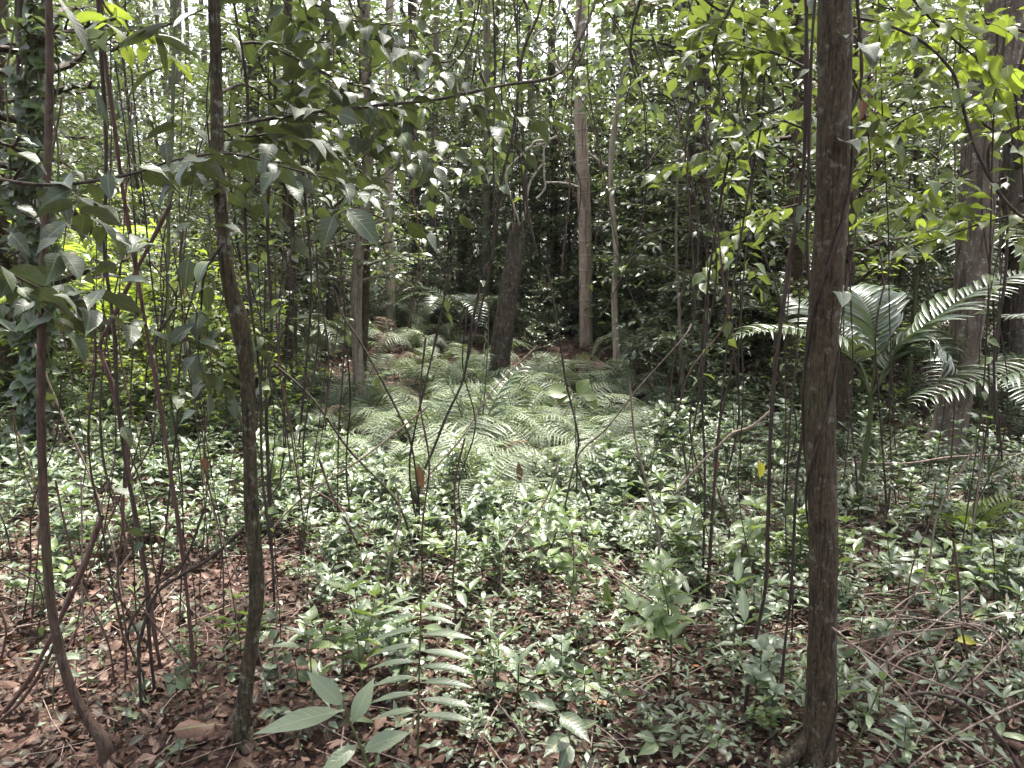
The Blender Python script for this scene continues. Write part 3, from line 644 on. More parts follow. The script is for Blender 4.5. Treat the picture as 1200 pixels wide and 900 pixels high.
vine([(700, -20), (698, 0), (687, 30), (667, 73), (653, 88), (633, 95), (600, 99), (560, 107), (510, 118), (467, 123), (400, 130), (340, 138), (262, 152)], 'long dark bough sweeping across the upper middle to the left', d=3.3, dd=2.6, w=4.6, foot=False, leaves=BL, nleaf=8, name='liana_bough')
# right
vine([(945, -20), (945, 50), (943, 183), (935, 253), (926, 300), (917, 367), (908, 433), (903, 500), (900, 600), (897, 683), (884, 750), (873, 817), (868, 880)], 'dark thick liana hanging left of the front trunk, furthest from it', d=2.55, w=6.5, leaves=('big', T_HE, .08), nleaf=5)
vine([(957, -20), (951, 60), (948, 180), (946, 300), (952, 367), (947, 450), (942, 500), (935, 550), (932, 600), (928, 683), (920, 760), (914, 833), (912, 890)], 'dark liana hanging close along the left of the front trunk', d=2.5, w=5, leaves=('big', T_HE, .08), nleaf=5)
vine([(868, 873), (885, 880), (905, 893), (930, 905)], 'dark runner bending along the ground left of the front trunk', d=2.42, dd=2.3, w=4.5)
vine([(1003, -20), (1009, 60), (1008, 100), (992, 142), (985, 160)], 'dark vine looping off the right of the front trunk top', d=2.35, w=5, foot=False)
vine([(1000, 20), (1035, 28), (1078, 47), (1113, 80), (1124, 110), (1140, 170), (1165, 220), (1190, 250), (1215, 262)], 'dark arching vine right of the front trunk carrying yellow-green leaves', d=2.7, w=4.5, foot=False, leaves=YL, nleaf=14)
vine([(1215, 90), (1190, 140), (1160, 170), (1163, 215), (1180, 245), (1178, 330), (1165, 420), (1170, 520)], 'dark curling vine in front of the big grey tree', d=3.6, w=4.5, leaves=YL, nleaf=6)
vine([(921, -20), (925, 70), (898, 80), (893, 140), (880, 210), (860, 330), (850, 430), (838, 560), (828, 690)], 'thin dark liana trailing left from the front trunk top', d=3.4, w=3.2, leaves=YL, nleaf=9)
vine([(868, -20), (872, 60), (862, 140), (845, 230), (830, 330), (822, 440), (826, 560), (822, 740)], 'thin dark stem hanging through the yellow bush right of centre', d=3.5, w=4, leaves=YL, nleaf=8)
vine([(800, 520), (806, 580), (790, 640), (770, 680), (757, 720)], 'dark thin stem bending left below the yellow bush', d=4.0, w=3.5)
vine([(843, 500), (838, 560), (832, 640), (826, 740)], 'dark upright stem below the yellow bush', d=3.55, w=5, mat='b_rvine')
vine([(905, 480), (880, 500), (862, 506), (845, 520), (815, 550), (795, 575)], 'brown twig arching left from the hanging lianas', d=3.4, w=4, foot=False, mat='b_twig')
vine([(880, 100), (868, 190), (855, 290), (850, 380)], 'very thin dark liana before the close trunk pair', d=5, w=2.6, foot=False, leaves=YL, nleaf=5)
vine([(950, 250), (938, 340), (933, 420), (925, 500), (920, 620), (930, 700)], 'thin wavering vine between the lianas and the front trunk', d=3.0, w=2.8)
tg = helix(mpath, mR, .02, .5, 1.2, 1.2, 90); m_ = MB(); tube(m_, tg, .0035, 6, bump=.08); loc = tg[0]
e = empty('climbing_vine', loc); tag(e, 'thin dark vine winding round the lower half of the front trunk', 'vine'); m_.build('stem', M['b_vine'], e, loc)
tg = helix(mpath, mR, .25, .82, 1.0, -2.4, 90); m_ = MB(); tube(m_, tg, .0045, 6, bump=.08); loc = tg[0]
e = empty('climbing_vine', loc); tag(e, 'thicker dark vine winding round the upper half of the front trunk', 'vine'); m_.build('stem', M['b_vine'], e, loc)
lv = MB(); rng = np.random.default_rng(40)
for px, py, dx, dy, sz in [(985, 165, 26, 8, .1), (1000, 150, 22, -4, .09), (984, 340, 6, 24, .085), (1010, 52, 26, 14, .09), (1018, 58, 12, 26, .09), (982, 42, 18, -4, .06)]:
    p = P(px, py, 2.2); q = P(px + dx, py + dy, 2.1); put_leaves(lv, T_HE, p, q - p, np.array([0, -.5, 1]), sz, 0, rng)
o = lv.build('leaves', M['big'], e, loc)
# fine vertical strands, nothing tells them apart
rng = np.random.default_rng(60)
for k in range(78):
    px = rng.uniform(60, 390) if k < 34 else (rng.uniform(780, 1190) if k < 64 else rng.uniform(430, 800)); d = rng.uniform(2.9, 5.5); y0, y1 = rng.uniform(-30, 330), rng.uniform(480, 760)
    if 430 < px < 800: y0, y1 = -20, rng.uniform(180, 420)
    ys = np.linspace(y0, y1, 5); xs = px + np.cumsum(rng.normal(0, 17, 5))
    vine(list(zip(xs, ys)), 'fine dark vine strand trailing down through the undergrowth', rng.choice(['b_vine', 'b_vine', 'b_rvine']), d=d, w=rng.uniform(1.5, 3.0), group='fine dark vine strands', leaves=(('big', 'mid', 'yellow')[k % 3], T_OV, .075) if k % 2 else None, nleaf=5, n=40, name='vine_strand')
rng = np.random.default_rng(61)
for k in range(46):
    px, py = (rng.uniform(10, 340), rng.uniform(690, 850)) if k < 24 else ((rng.uniform(380, 600), rng.uniform(620, 760)) if k < 34 else (rng.uniform(780, 1190), rng.uniform(640, 850)))
    d = gd(px, py); hh = rng.uniform(90, 330); sl_ = rng.normal(0, 70); ys = np.linspace(py - hh, py, 5); xs = px + sl_ * (1 - np.linspace(0, 1, 5)) ** 1.4 + rng.normal(0, 5, 5)
    vine(list(zip(xs, ys)), 'thin bare leaning stem rising from the forest floor', ['b_rvine', 'b_vine', 'b_twig'][k % 3], d=d, w=rng.uniform(2, 3.8), group='thin bare leaning stems', leaves=(('big', 'yellow')[k % 2], T_OV, .06) if k % 4 == 0 else None, nleaf=4, n=30, name='bare_stem', cat='stem', top_ext=False)
# pale twisted vines at the broken trunk
PV = [[(607, 258), (600, 235), (593, 213), (594, 200), (600, 192), (612, 180), (620, 173), (626, 166)],
      [(614, 258), (617, 235), (622, 213), (630, 200), (637, 190), (638, 175), (644, 165), (654, 159)],
      [(654, 160), (640, 164), (626, 166), (624, 172), (632, 170), (645, 164)],
      [(637, 190), (638, 210), (639, 220), (634, 228), (629, 233)],
      [(640, 214), (655, 214), (668, 216), (680, 220)],
      [(668, 100), (658, 85), (646, 70), (644, 55), (648, 68), (656, 82), (664, 92)]]
PVL = ['pale twisted vine curling out left from the broken trunk top', 'pale twisted vine rising up right from the broken trunk top', 'pale vine coil knotted above the broken trunk', 'short pale vine hook hanging beside the coil', 'pale vine reaching across to the ringed trunk', 'pale vine loop hanging high beside the ringed trunk']
for p_, l_ in zip(PV, PVL):
    vine(p_, l_, 'b_white', d=9.6 if l_ != PVL[-1] else 11.8, w=3.2, foot=False, n=40, name='twisted_vine', wob=.004)
vine([(672, 90), (660, 75), (625, 50), (640, 30), (655, 10), (650, -20)], 'pale grey liana leaning against the ringed trunk top', 'b_white', d=11.5, w=3, foot=False)
vine([(760, 80), (735, 110), (724, 135), (718, 185), (712, 195), (690, 180)], 'pale bent branch crossing above the crooked pale sapling', 'b_white', d=11.4, w=4, foot=False, name='bent_branch', cat='branch')
vine([(800, 90), (770, 102), (750, 118), (741, 130), (737, 145)], 'thin grey slanting branch above the shade right of the ringed trunk', 'b_pale', d=11.8, w=3, foot=False, name='bent_branch', cat='branch')

# ------------------------------------------------------------------ leafy boughs near the camera
def bough(path_px, label, d, dd=None, w=5, leaf=.1, T=T_OV, lmat='big', mat='b_vine', spacing=.42, twigs=3, seed=1, explicit=(), name='leafy_bough', tw=.3, group=None, hang=.1):
    rng = np.random.default_rng(seed); k = len(path_px); dd = d if dd is None else dd
    path = smooth(np.array([P(a, b, d + (dd - d) * i / (k - 1)) for i, (a, b) in enumerate(path_px)]), 26)
    loc = path[0].copy(); e = empty(name, loc); tag(e, label, 'branch', group)
    wd, lv = MB(), MB(); tube(wd, path, np.linspace(1, .35, 26) * w * mpp(d) / 2, 7, bump=.06, rng=rng)
    leaves_along(lv, path, T, leaf, leaf * spacing * 1.5, rng, .05, .45, hang=hang)
    for q in range(twigs):
        i0 = int(3 + 21 * (q + rng.uniform(0, .8)) / max(1, twigs)); tgv = norm(path[min(i0 + 1, 25)] - path[i0 - 1]); sdv = norm(np.cross(tgv, UP)) * (1 if q % 2 else -1)
        t_ = wander(path[i0], tgv * .6 + sdv * .8 + UP * rng.normal(.05, .3), tw * rng.uniform(.6, 1.2), 6, .15, .1, rng)
        tube(wd, t_, np.linspace(.35, .12, 6) * w * mpp(d) / 2, 5); leaves_along(lv, t_, T, leaf, leaf * spacing, rng, .15, .45, hang=hang)
    for (bx, by, tx, ty, sc, fc) in explicit:
        p = P(bx, by, d); q_ = P(tx, ty, d - .02); L = np.linalg.norm(q_ - p)
        put_leaves(lv, T, p, q_ - p, UP * (1 - fc) + np.array([0, -1, .25]) * fc, L * sc, 0, rng)
    wd.build('branches', M[mat], e, loc); lv.build('leaves', M[lmat], e, loc)
    return e
bough([(-20, 208), (60, 217), (150, 205), (207, 187), (270, 180), (330, 195), (395, 213), (440, 238)], 'long level bough of broad dark leaves crossing the left sapling stems', 1.95, 2.2, 4.5, .10, twigs=8, seed=2, tw=.3, explicit=[
    (218, 147, 248, 163, 1, .3), (213, 147, 167, 160, 1, 0), (157, 193, 217, 222, 1, .2), (195, 165, 195, 190, 1.2, .8), (207, 215, 178, 242, 1, .3), (126, 200, 128, 232, 1.1, .8), (76, 231, 78, 258, 1.15, .8), (12, 272, 32, 296, 1.1, .6), (107, 240, 148, 258, 1, 0), (247, 265, 288, 268, 1, .2), (393, 250, 376, 292, 1.1, .85), (404, 243, 448, 286, 1, .5), (368, 168, 368, 190, 1.1, .8), (337, 197, 382, 203, 1, 0), (280, 146, 304, 153, 1, .1), (305, 155, 348, 157, 1, 0), (5, 180, 60, 190, 1, 0), (20, 240, 48, 258, 1, .3), (60, 190, 25, 197, 1, .1), (230, 260, 200, 275, 1, .2)])
bough([(-20, 300), (30, 330), (70, 345), (120, 350)], 'low bough of broad grey-green leaves at the left edge', 2.0, 2.2, 3.5, .12, twigs=7, seed=3, tw=.26, explicit=[(20, 335, 50, 365, 1, .2), (60, 345, 95, 358, 1, 0), (5, 355, 0, 375, 1, .4)])
bough([(262, 285), (240, 320), (235, 380), (232, 420)], 'dark drooping bough with large hanging leaves beside the crooked sapling', 2.35, None, 3.5, .1, twigs=2, seed=4, explicit=[(222, 300, 215, 337, 1.1, .8), (245, 335, 217, 352, 1, .3), (258, 385, 240, 405, 1, .2), (250, 438, 222, 452, 1, .1), (258, 438, 257, 465, 1, .8), (275, 475, 238, 478, 1, 0), (232, 480, 205, 495, 1, .3)])
bough([(253, 60), (300, 50), (350, 70), (400, 95), (440, 110), (468, 165)], 'dense dark bough of hanging leaves top left of centre', 2.9, 3.3, 4, .105, twigs=9, seed=5, tw=.75, hang=.35, lmat='big')
bough([(254, 110), (290, 100), (330, 130), (370, 150), (410, 165)], 'dark leafy bough below the dense top one', 3.0, 3.6, 4, .10, twigs=9, seed=6, tw=.7, hang=.35)
bough([(300, -40), (340, -10), (380, 10), (420, 25), (470, 30)], 'dark leafy bough at the very top left of centre', 2.8, 3.2, 4, .105, twigs=9, seed=7, tw=.75, hang=.35)
bough([(252, 150), (290, 160), (330, 150), (350, 125)], 'short twiggy bough with dull leaves on the crooked sapling', 2.7, 2.8, 4, .115, twigs=11, seed=18, tw=.42)
bough([(130, 60), (160, 42), (200, 28), (240, 10)], 'bough of long strap leaves at the top left', 2.4, 2.6, 4, .19, T=T_ST, twigs=2, seed=8, explicit=[(197, 78, 133, 108, 1, .1), (202, 27, 125, 48, 1, .1), (112, 103, 128, 150, 1, .4), (162, 130, 143, 178, 1, .3), (70, 0, 118, 76, 1.05, .2)])
bough([(110, -30), (125, 10), (145, 30), (165, 40)], 'small sprig of backlit yellow-green leaves at the top left', 2.6, None, 3, .1, lmat='lime', twigs=3, seed=9, tw=.18)
bough([(1040, -40), (1080, 10), (1110, 40), (1150, 70), (1210, 95)], 'backlit yellow-green bough in the top right corner', 2.9, 3.1, 4, .1, lmat='lime', twigs=13, seed=10, tw=.45)
bough([(1215, 40), (1170, 30), (1120, 22), (1060, 15), (1010, 0)], 'yellow-green bough along the top right of the view', 3.1, 3.3, 4, .1, lmat='yellow', twigs=13, seed=11, tw=.45)
bough([(1215, 200), (1160, 150), (1110, 125), (1060, 140), (1030, 170)], 'yellow-green bough reaching left in front of the big grey tree', 3.2, 3.4, 4, .1, lmat='yellow', twigs=11, seed=12, tw=.4)
bough([(1215, 245), (1150, 262), (1100, 280), (1070, 290)], 'bright sprig of yellow-green leaves above the palm', 3.2, None, 3, .1, lmat='lime', twigs=5, seed=13, tw=.25)
bough([(1140, 200), (1110, 215), (1080, 235), (1050, 245)], 'small bright leafy sprig left of the big grey tree', 3.4, None, 3, .1, lmat='lime', twigs=4, seed=23, tw=.25)
bough([(985, 60), (1010, 120), (1020, 190), (1010, 230)], 'yellow-green spray hanging right of the front trunk', 2.8, 3.2, 3, .1, lmat='yellow', twigs=6, seed=14, tw=.3)
bough([(800, -30), (840, 10), (890, 20), (940, 10)], 'leafy yellow-green bough at the top left of the front trunk', 2.9, 3.1, 4, .1, lmat='yellow', twigs=11, seed=15, tw=.35)
bough([(945, 80), (900, 60), (860, 70), (815, 45)], 'green bough reaching left from the front trunk', 3.0, 3.3, 4, .1, lmat='yellow', twigs=10, seed=16, tw=.35)
bough([(940, 150), (905, 140), (870, 165), (845, 190)], 'mid-height yellow-green spray left of the front trunk', 3.3, 3.5, 3, .1, lmat='yellow', twigs=9, seed=17, tw=.35)
bough([(935, 240), (900, 250), (870, 270), (850, 300)], 'lower yellow-green spray left of the front trunk', 3.8, 4.0, 3, .1, lmat='yellow', twigs=7, seed=19, tw=.35)
bough([(760, -30), (740, 40), (745, 90), (770, 130)], 'grey-green leafy bough hanging right of the ringed trunk', 6.0, 6.3, 4, .12, lmat='mid', twigs=9, seed=20, tw=.7)
bough([(860, 0), (835, 60), (850, 120), (842, 150)], 'dark hanging leaves beside the close trunk pair', 2.9, 3.0, 3, .1, lmat='big', T=T_LA, twigs=4, seed=24, tw=.3)
for q, (px, py) in enumerate([(600, 20), (520, 10), (700, 20), (470, 60), (560, 130), (660, 60)]):
    bough([(px, py - 50), (px + 20, py), (px + 10, py + 50), (px - 25, py + 90)], 'dim leafy spray hanging high in the middle distance', 7.5 + q * .6, None, 4, .13, lmat='dark' if q % 2 else 'mid', twigs=9, seed=30 + q, tw=.8, group='dim leafy sprays in the middle distance')

# climbing leaves on the dark left trunk
rng = np.random.default_rng(81); d = gd(45, 530) - .25; lv, wd = MB(), MB()
for k in range(9):
    x0 = rng.uniform(18, 60); pth = smooth(np.array([P(x0 + rng.normal(0, 7), y, d + rng.uniform(-.1, .05)) for y in np.linspace(500, -40, 9)]), 40)
    tube(wd, pth, .008, 5); q = rng.integers(0, 40, 60)
    put_leaves(lv, T_HE, pth[q], rng.normal(0, 1, (60, 3)) * (1, .6, .5) - UP * .5 + np.array([0, -.4, 0]), np.array([0, -.7, .8]) + rng.normal(0, .3, (60, 3)), rng.uniform(.09, .17, 60), 0, rng)
loc = on(45, d); e = empty('climbing_vine', loc); tag(e, 'leafy climber with small glossy leaves clothing the dark left trunk', 'vine'); wd.build('stems', M['b_green'], e, loc); lv.build('leaves', M['mid'], e, loc)
# strap-leaved tuft plants perched on trunks
def tuft(px, py, d, n, L, label, mat='mid', T=T_ST, up=.7, seed=1, name='perching_fern', cat='fern', wmul=1):
    rng = np.random.default_rng(seed); c = P(px, py, d); e = empty(name, c); tag(e, label, cat)
    cr = MB(); tube(cr, np.array([c - UP * .08, c - UP * .02, c + UP * .04]), np.array([.03, .05, .015]), 8); cr.build('rootstock', M['b_dark'], e, c)
    for k in range(n):
        a = k * 2.4; lv = MB(); put_leaves(lv, T, c, np.array([math.cos(a), math.sin(a), up + rng.normal(0, .25)]), UP + rng.normal(0, .15, 3), L * rng.uniform(.7, 1.15), 0, rng); lv.build('frond', M[mat], e, c)
tuft(28, 400, 6.6, 11, .5, 'strap-leaved nest fern perched on the dark left trunk', up=.5, seed=2)
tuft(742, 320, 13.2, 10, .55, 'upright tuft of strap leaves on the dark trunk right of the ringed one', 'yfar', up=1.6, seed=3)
tuft(735, 310, 13.4, 8, .6, 'arching pale strap-leaved tuft behind the upright one', up=.6, seed=4)

# ------------------------------------------------------------------ palms
def palm_frond(mb, path, L, n, rng, droop=.5, vee=.35, w=.045, rr=.009, f0=.12, mi=0):
    tube(mb, path, np.linspace(rr, rr * .25, len(path)), 5, 1)
    seg = np.r_[0, np.cumsum(np.linalg.norm(np.diff(path, axis=0), axis=1))]; tot = seg[-1]
    s_ = np.linspace(tot * f0, tot * .99, n); pos = np.stack([np.interp(s_, seg, path[:, k]) for k in range(3)], -1)
    tan = norm(np.gradient(path, axis=0)); tg_ = norm(np.stack([np.interp(s_, seg, tan[:, k]) for k in range(3)], -1))
    sdv = norm(np.cross(tg_, UP)); up = norm(np.cross(sdv, tg_))
    f = np.linspace(0, 1, n); ln = L * (np.sin(np.clip(.25 + f * .75, 0, 1) * math.pi) ** .6 * .8 + .2) * (1 - .25 * f)
    T = [leaf_tpl('strap', .5, dr, 0, tw) for dr, tw in ((droop, .1), (droop * 1.25, -.1), (droop * .8, .2))]
    T = [(V * np.array([w / .07 / 1.0, 1, 1]), F, U) for V, F, U in T]
    for sg in (1, -1):
        dv = tg_ * .55 + sdv * sg + up * vee + rng.normal(0, .05, (n, 3))
        put_leaves(mb, T, pos, dv, up + rng.normal(0, .08, (n, 3)), ln * rng.uniform(.92, 1.05, n), mi, rng)
def palm(base, fronds, label, mat='palm', L=.32, n=34, stem=None, seed=1, droop=.6, w=.05, name='palm', stem_r=.02, f0=.12):
    rng = np.random.default_rng(seed); base = np.asarray(base); e = empty(name, base); tag(e, label, 'palm')
    if stem is not None:
        m_ = MB(); tube(m_, smooth(np.vstack([base - UP * .05, stem]), 14), np.linspace(stem_r * 1.3, stem_r * .8, 14), 10, bump=.06); m_.build('stem', M['b_green'], e, base)
    for fr in fronds:
        m_ = MB(); palm_frond(m_, smooth(np.array(fr), 24), L, n, rng, droop, w=w, f0=f0); m_.build('frond', [M[mat], M['b_green']], e, base)
    return e
d = 4.75; b = on(1012, d); c0 = P(1018, 505, d); c1 = P(1020, 465, d)
FR = [
    [c1, P(1025, 430, d), P(1023, 392, d + .02), P(1016, 362, d + .1), P(1000, 342, d + .3), P(982, 340, d + .55)],
    [c1, P(1048, 418, d), P(1076, 400, d - .05), P(1103, 412, d - .15), P(1120, 448, d - .2)],
    [c1, P(1045, 430, d - .05), P(1075, 395, d - .1), P(1115, 362, d - .1), P(1160, 338, d - .1), P(1205, 322, d - .1), P(1240, 322, d - .1)],
    [c1, P(1000, 425, d - .1), P(965, 402, d - .2), P(925, 392, d - .25), P(890, 390, d - .3), P(860, 397, d - .3)],
    [c1, P(1010, 430, d + .2), P(985, 395, d + .5), P(960, 370, d + .8), P(930, 350, d + 1.1)],
]
palm(b, FR, 'young palm with arching feathery fronds right of the front trunk', L=.38, n=36, stem=[c0, c1], seed=1, stem_r=.017, droop=1.1, w=.046, f0=.24)
b = on(1290, 4.4)
palm(b, [[P(1290, 520, 4.4), P(1260, 445, 4.4), P(1200, 440, 4.35), P(1130, 452, 4.3), P(1072, 474, 4.25)], [P(1290, 520, 4.4), P(1280, 420, 4.5), P(1230, 380, 4.7), P(1180, 372, 4.9)]], 'palm whose drooping frond reaches in from the right edge', L=.38, n=34, w=.052, stem=[P(1290, 520, 4.4)], seed=2, droop=1.0, stem_r=.035)
def gen_palm(px, d, h, nf, fl, label, mat='palm', L=.3, n=26, seed=1, droop=.6, up=1.0, w=.05):
    rng = np.random.default_rng(seed); b = on(px, d); c = b + UP * h; fr = []
    for k in range(nf):
        a = k * 2.399 + rng.uniform(0, .4); u = up * rng.uniform(.6, 1.2); fr.append(wander(c, (math.cos(a), math.sin(a), u), fl * rng.uniform(.8, 1.15), 7, .03, .55, rng))
    return palm(b, fr, label, mat, L, n, [c - UP * .02], seed, droop, w)
gen_palm(128, 8.0, .9, 9, 1.5, 'palm coloured lime-green for sunlight behind the left stem cluster', 'palm_y', .4, 30, 3, .9, 1.2)
gen_palm(95, 9.5, 1.3, 8, 1.5, 'second lime-green palm standing behind the first', 'palm_y', .4, 28, 4, .9, 1.3)
gen_palm(1065, 8.5, 1.6, 9, 1.7, 'dim palm between the thick front trunk and the big grey tree', 'palm', .42, 30, 5, .7, .9)
gen_palm(1165, 7.2, .5, 8, 1.2, 'low dark palm in the shade right of the big grey tree', 'palm', .34, 26, 6, .7, .9)
gen_palm(925, 9.5, .8, 8, 1.3, 'small palm in the bushes left of the front trunk', 'palm', .34, 26, 7, .7, 1.0)
gen_palm(1150, gd(1150, 640), .05, 7, .45, 'tiny palm seedling low on the right forest floor', 'palm_y', .14, 16, 8, .5, 1.5, .07)
gen_palm(540, 12.5, .5, 8, 1.2, 'small pale palm left of the broken trunk', 'palm', .3, 24, 9, .7, 1.0)
gen_palm(330, 10.0, .6, 8, 1.1, 'shadowy palm at the foot of the shaggy trunk', 'palm', .34, 22, 10, .8, .7)
gen_palm(862, 11.0, .9, 8, 1.4, 'grey-green palm at the back right of centre', 'palm', .34, 24, 11, .7, 1.0)
# feathery frond standing up before the broken trunk
d = 6.3; b = on(560, d)
palm(b, [[b, P(568, 460, d), P(572, 400, d), P(574, 360, d), P(590, 345, d)], [b, P(535, 470, d), P(520, 440, d), P(512, 425, d)], [b, P(575, 480, d + .1), P(600, 440, d + .3), P(620, 425, d + .5)]], 'slender palm seedling with one upright frond before the broken trunk', L=.24, n=13, seed=12, droop=.7, w=.07, name='palm_seedling')

# ------------------------------------------------------------------ ferns
T_PN = [(V * np.array([.34, 1, 1]), F, U) for V, F, U in tpls('lance3', 6, (.05, .3), (.3, .8), 0, .3, 66)]
def fern_frond_mesh(seed, L=1.0):
    rng = np.random.default_rng(seed); mb = MB()
    pth = wander((0, 0, 0), (rng.normal(0, .15), 1, rng.uniform(1.3, 2.2)), L, 14, .03, rng.uniform(.42, .62), rng)
    tube(mb, pth, np.linspace(.008, .0015, 14) * L, 4, 1)
    n_ = 25; seg = np.r_[0, np.cumsum(np.linalg.norm(np.diff(pth, axis=0), axis=1))]
    s_ = np.linspace(.2, .985, n_) * seg[-1]; tan = norm(np.gradient(pth, axis=0))
    for k, q in enumerate(s_):
        p = np.array([np.interp(q, seg, pth[:, c]) for c in range(3)]); tg_ = norm(np.array([np.interp(q, seg, tan[:, c]) for c in range(3)]))
        f = k / (n_ - 1); pl = L * .26 * min(1, .55 + 2.2 * f) * (1 - f) ** .8 + .014
        sdv = norm(np.cross(tg_, UP)); up = np.cross(sdv, tg_)
        for sg in (1, -1):
            dv = norm(sdv * sg + tg_ * .24 + up * .04 + rng.normal(0, .06, 3)); m = max(4, int(pl / (.034 * L)))
            put_leaves(mb, T_PN, p, dv, up + rng.normal(0, .1, 3), pl, 0, rng)
            t_ = np.linspace(.06, .97, m)[:, None]; pp = p + dv * pl * t_ - up * (pl * .22) * t_ ** 2
            per = norm(np.cross(dv, up))
            for s2 in (1, -1):
                put_leaves(mb, T_F2, pp, per * s2 + dv * .4 - up * .1, up + rng.normal(0, .1, (m, 3)), L * .024 * (1.05 - .7 * t_[:, 0]), 0, rng)
    return mb.mesh('frond', [M['fern'], M['b_green']])
FM = [fern_frond_mesh(s_) for s_ in range(1, 8)]
FB = fern_frond_mesh(21); FB.materials[0] = M['fern_dead']
def fern(x, y, size, nf, label, group=None, rng=RNG, tilt=.0):
    b = onxy(x, y); e = empty('fern', b, rng.uniform(0, 6.28), size); tag(e, label, 'fern', group)
    for k in range(nf):
        o = bpy.data.objects.new('frond', FB if rng.uniform() < .022 else FM[rng.integers(0, 7)]); COL.objects.link(o); o.parent = e
        o.rotation_euler = (rng.normal(.05, .28), rng.normal(0, .25), k * 6.283 / nf + rng.normal(0, .45)); s_ = rng.uniform(.6, 1.2); o.scale = (s_, s_, s_)
rng = np.random.default_rng(5)
FERNS = [(400, 500, .9, 8), (430, 495, .9, 8), (395, 475, .9, 8), (440, 465, .95, 8), (735, 500, .85, 8), (760, 510, .8, 8), (720, 475, .9, 8), (750, 460, .9, 8), (670, 450, .95, 8), (500, 450, .95, 8), (605, 495, 1, 8), (550, 512, 1, 8), (505, 515, .9, 8), (665, 515, .9, 8), (625, 548, .8, 8), (585, 565, .8, 8), (535, 558, .8, 8), (475, 545, .8, 8), (705, 545, .8, 8), (645, 565, .75, 8), (600, 470, 1, 8), (570, 485, 1, 8), (575, 500, 1.1, 9), (610, 510, 1.1, 9), (530, 525, 1, 9), (490, 535, 1, 9), (640, 530, 1, 9), (690, 525, .95, 8), (560, 540, .9, 8), (450, 555, .85, 8), (380, 545, .8, 7), (400, 575, .7, 7), (450, 585, .7, 8), (500, 600, .65, 8), (545, 605, .65, 8), (600, 600, .65, 8), (650, 592, .7, 8), (740, 575, .65, 8), (470, 560, .8, 8), (520, 575, .75, 8), (570, 585, .75, 8), (620, 575, .75, 8), (680, 565, .75, 8), (720, 560, .7, 7), (420, 560, .7, 7), (590, 520, 1.0, 9), (540, 500, .95, 9), (650, 505, .95, 9), (480, 510, .95, 9), (430, 530, .85, 8), (705, 500, .85, 8), (600, 545, .8, 8), (560, 560, .75, 8), (510, 545, .85, 8), (660, 545, .75, 8), (620, 478, 1.05, 9), (560, 470, 1.05, 9), (680, 470, .95, 8), (500, 475, 1, 8), (730, 530, .7, 7), (400, 545, .75, 7), (455, 480, .9, 8), (640, 452, 1.1, 8), (590, 450, 1.1, 8), (700, 455, 1.0, 8), (540, 445, 1.1, 8), (760, 480, .8, 7)]
for px, py, s_, nf in FERNS:
    p = ground(px + rng.normal(0, 10), py + rng.normal(0, 5)); fern(p[0], p[1], s_ * rng.uniform(.75, 1.1), nf + int(rng.integers(2, 6)), 'feathery pale green fern in the fern patch of the clearing', 'ferns in the clearing patch', rng)
for px, d, s_, nf in [(470, 14.5, 1.1, 8), (510, 15, 1.2, 8), (440, 15.5, 1.2, 8), (540, 16, 1.1, 8), (640, 15.5, 1.1, 8), (735, 14.5, 1.1, 8), (770, 14, 1.1, 8), (490, 13, 1.0, 8), (385, 12.5, 1.0, 8), (360, 13.5, 1, 8), (700, 17, 1.1, 8), (590, 17.5, 1.1, 8), (410, 11.6, 1, 7), (450, 12, 1, 7), (490, 11.8, 1.1, 7), (530, 12.3, 1, 7), (350, 11.2, 1, 7), (650, 13.2, 1, 7), (710, 13, 1, 7), (745, 11.5, 1, 7), (790, 11, 1, 7), (470, 13.8, 1.2, 7), (560, 14.2, 1.1, 7), (610, 14, .9, 6)]:
    x, y = at_px(px, d); fern(x, y, s_, nf, 'dim fern in the shade behind the fern patch', 'dim ferns behind the fern patch', rng)
for px, py in [(700, 610), (740, 640), (640, 640), (790, 620)]:
    p = ground(px, py); fern(p[0], p[1], .42, 6, 'small fern among the seedlings below the fern patch', 'small ferns among the seedlings', rng)

# ------------------------------------------------------------------ seedlings
def seedling_parts(seed, h, leaf, tiers, T, bushy=0):
    rng = np.random.default_rng(seed); st, lv = MB(), MB()
    pth = wander((0, 0, -.02), (rng.normal(0, .12), rng.normal(0, .12), 1), h + .02, 7, .05, 0, rng)
    tube(st, pth, np.linspace(.0035, .0018, 7), 5)
    def whorls(pp, tiers, leaf):
        for k in range(tiers):
            f = .45 + .55 * (k + 1) / tiers; i0 = min(int(f * (len(pp) - 1)), len(pp) - 1); p = pp[i0]; m = 2 if k < tiers - 1 else 4
            for q in range(m):
                a = k * 1.57 + q * 6.283 / m + rng.normal(0, .3); upv = .25 + (.5 if k == tiers - 1 else 0) + rng.normal(0, .18)
                put_leaves(lv, T, p, (math.cos(a), math.sin(a), upv), UP + rng.normal(0, .22, 3), leaf * rng.uniform(.7, 1.15) * (.8 if k == tiers - 1 else 1), 0, rng)
    whorls(pth, tiers, leaf)
    for k in range(bushy):
        a = rng.uniform(0, 6.28); b_ = wander(pth[3], (math.cos(a), math.sin(a), 1.1), h * .5, 5, .1, 0, rng); tube(st, b_, .0018, 4); whorls(b_, max(2, tiers - 1), leaf * .85)
    return st, lv
SP = []; T_NR = tpls('lance', 4, (.2, .5), (.5, 1.3), .1, .4, 44)
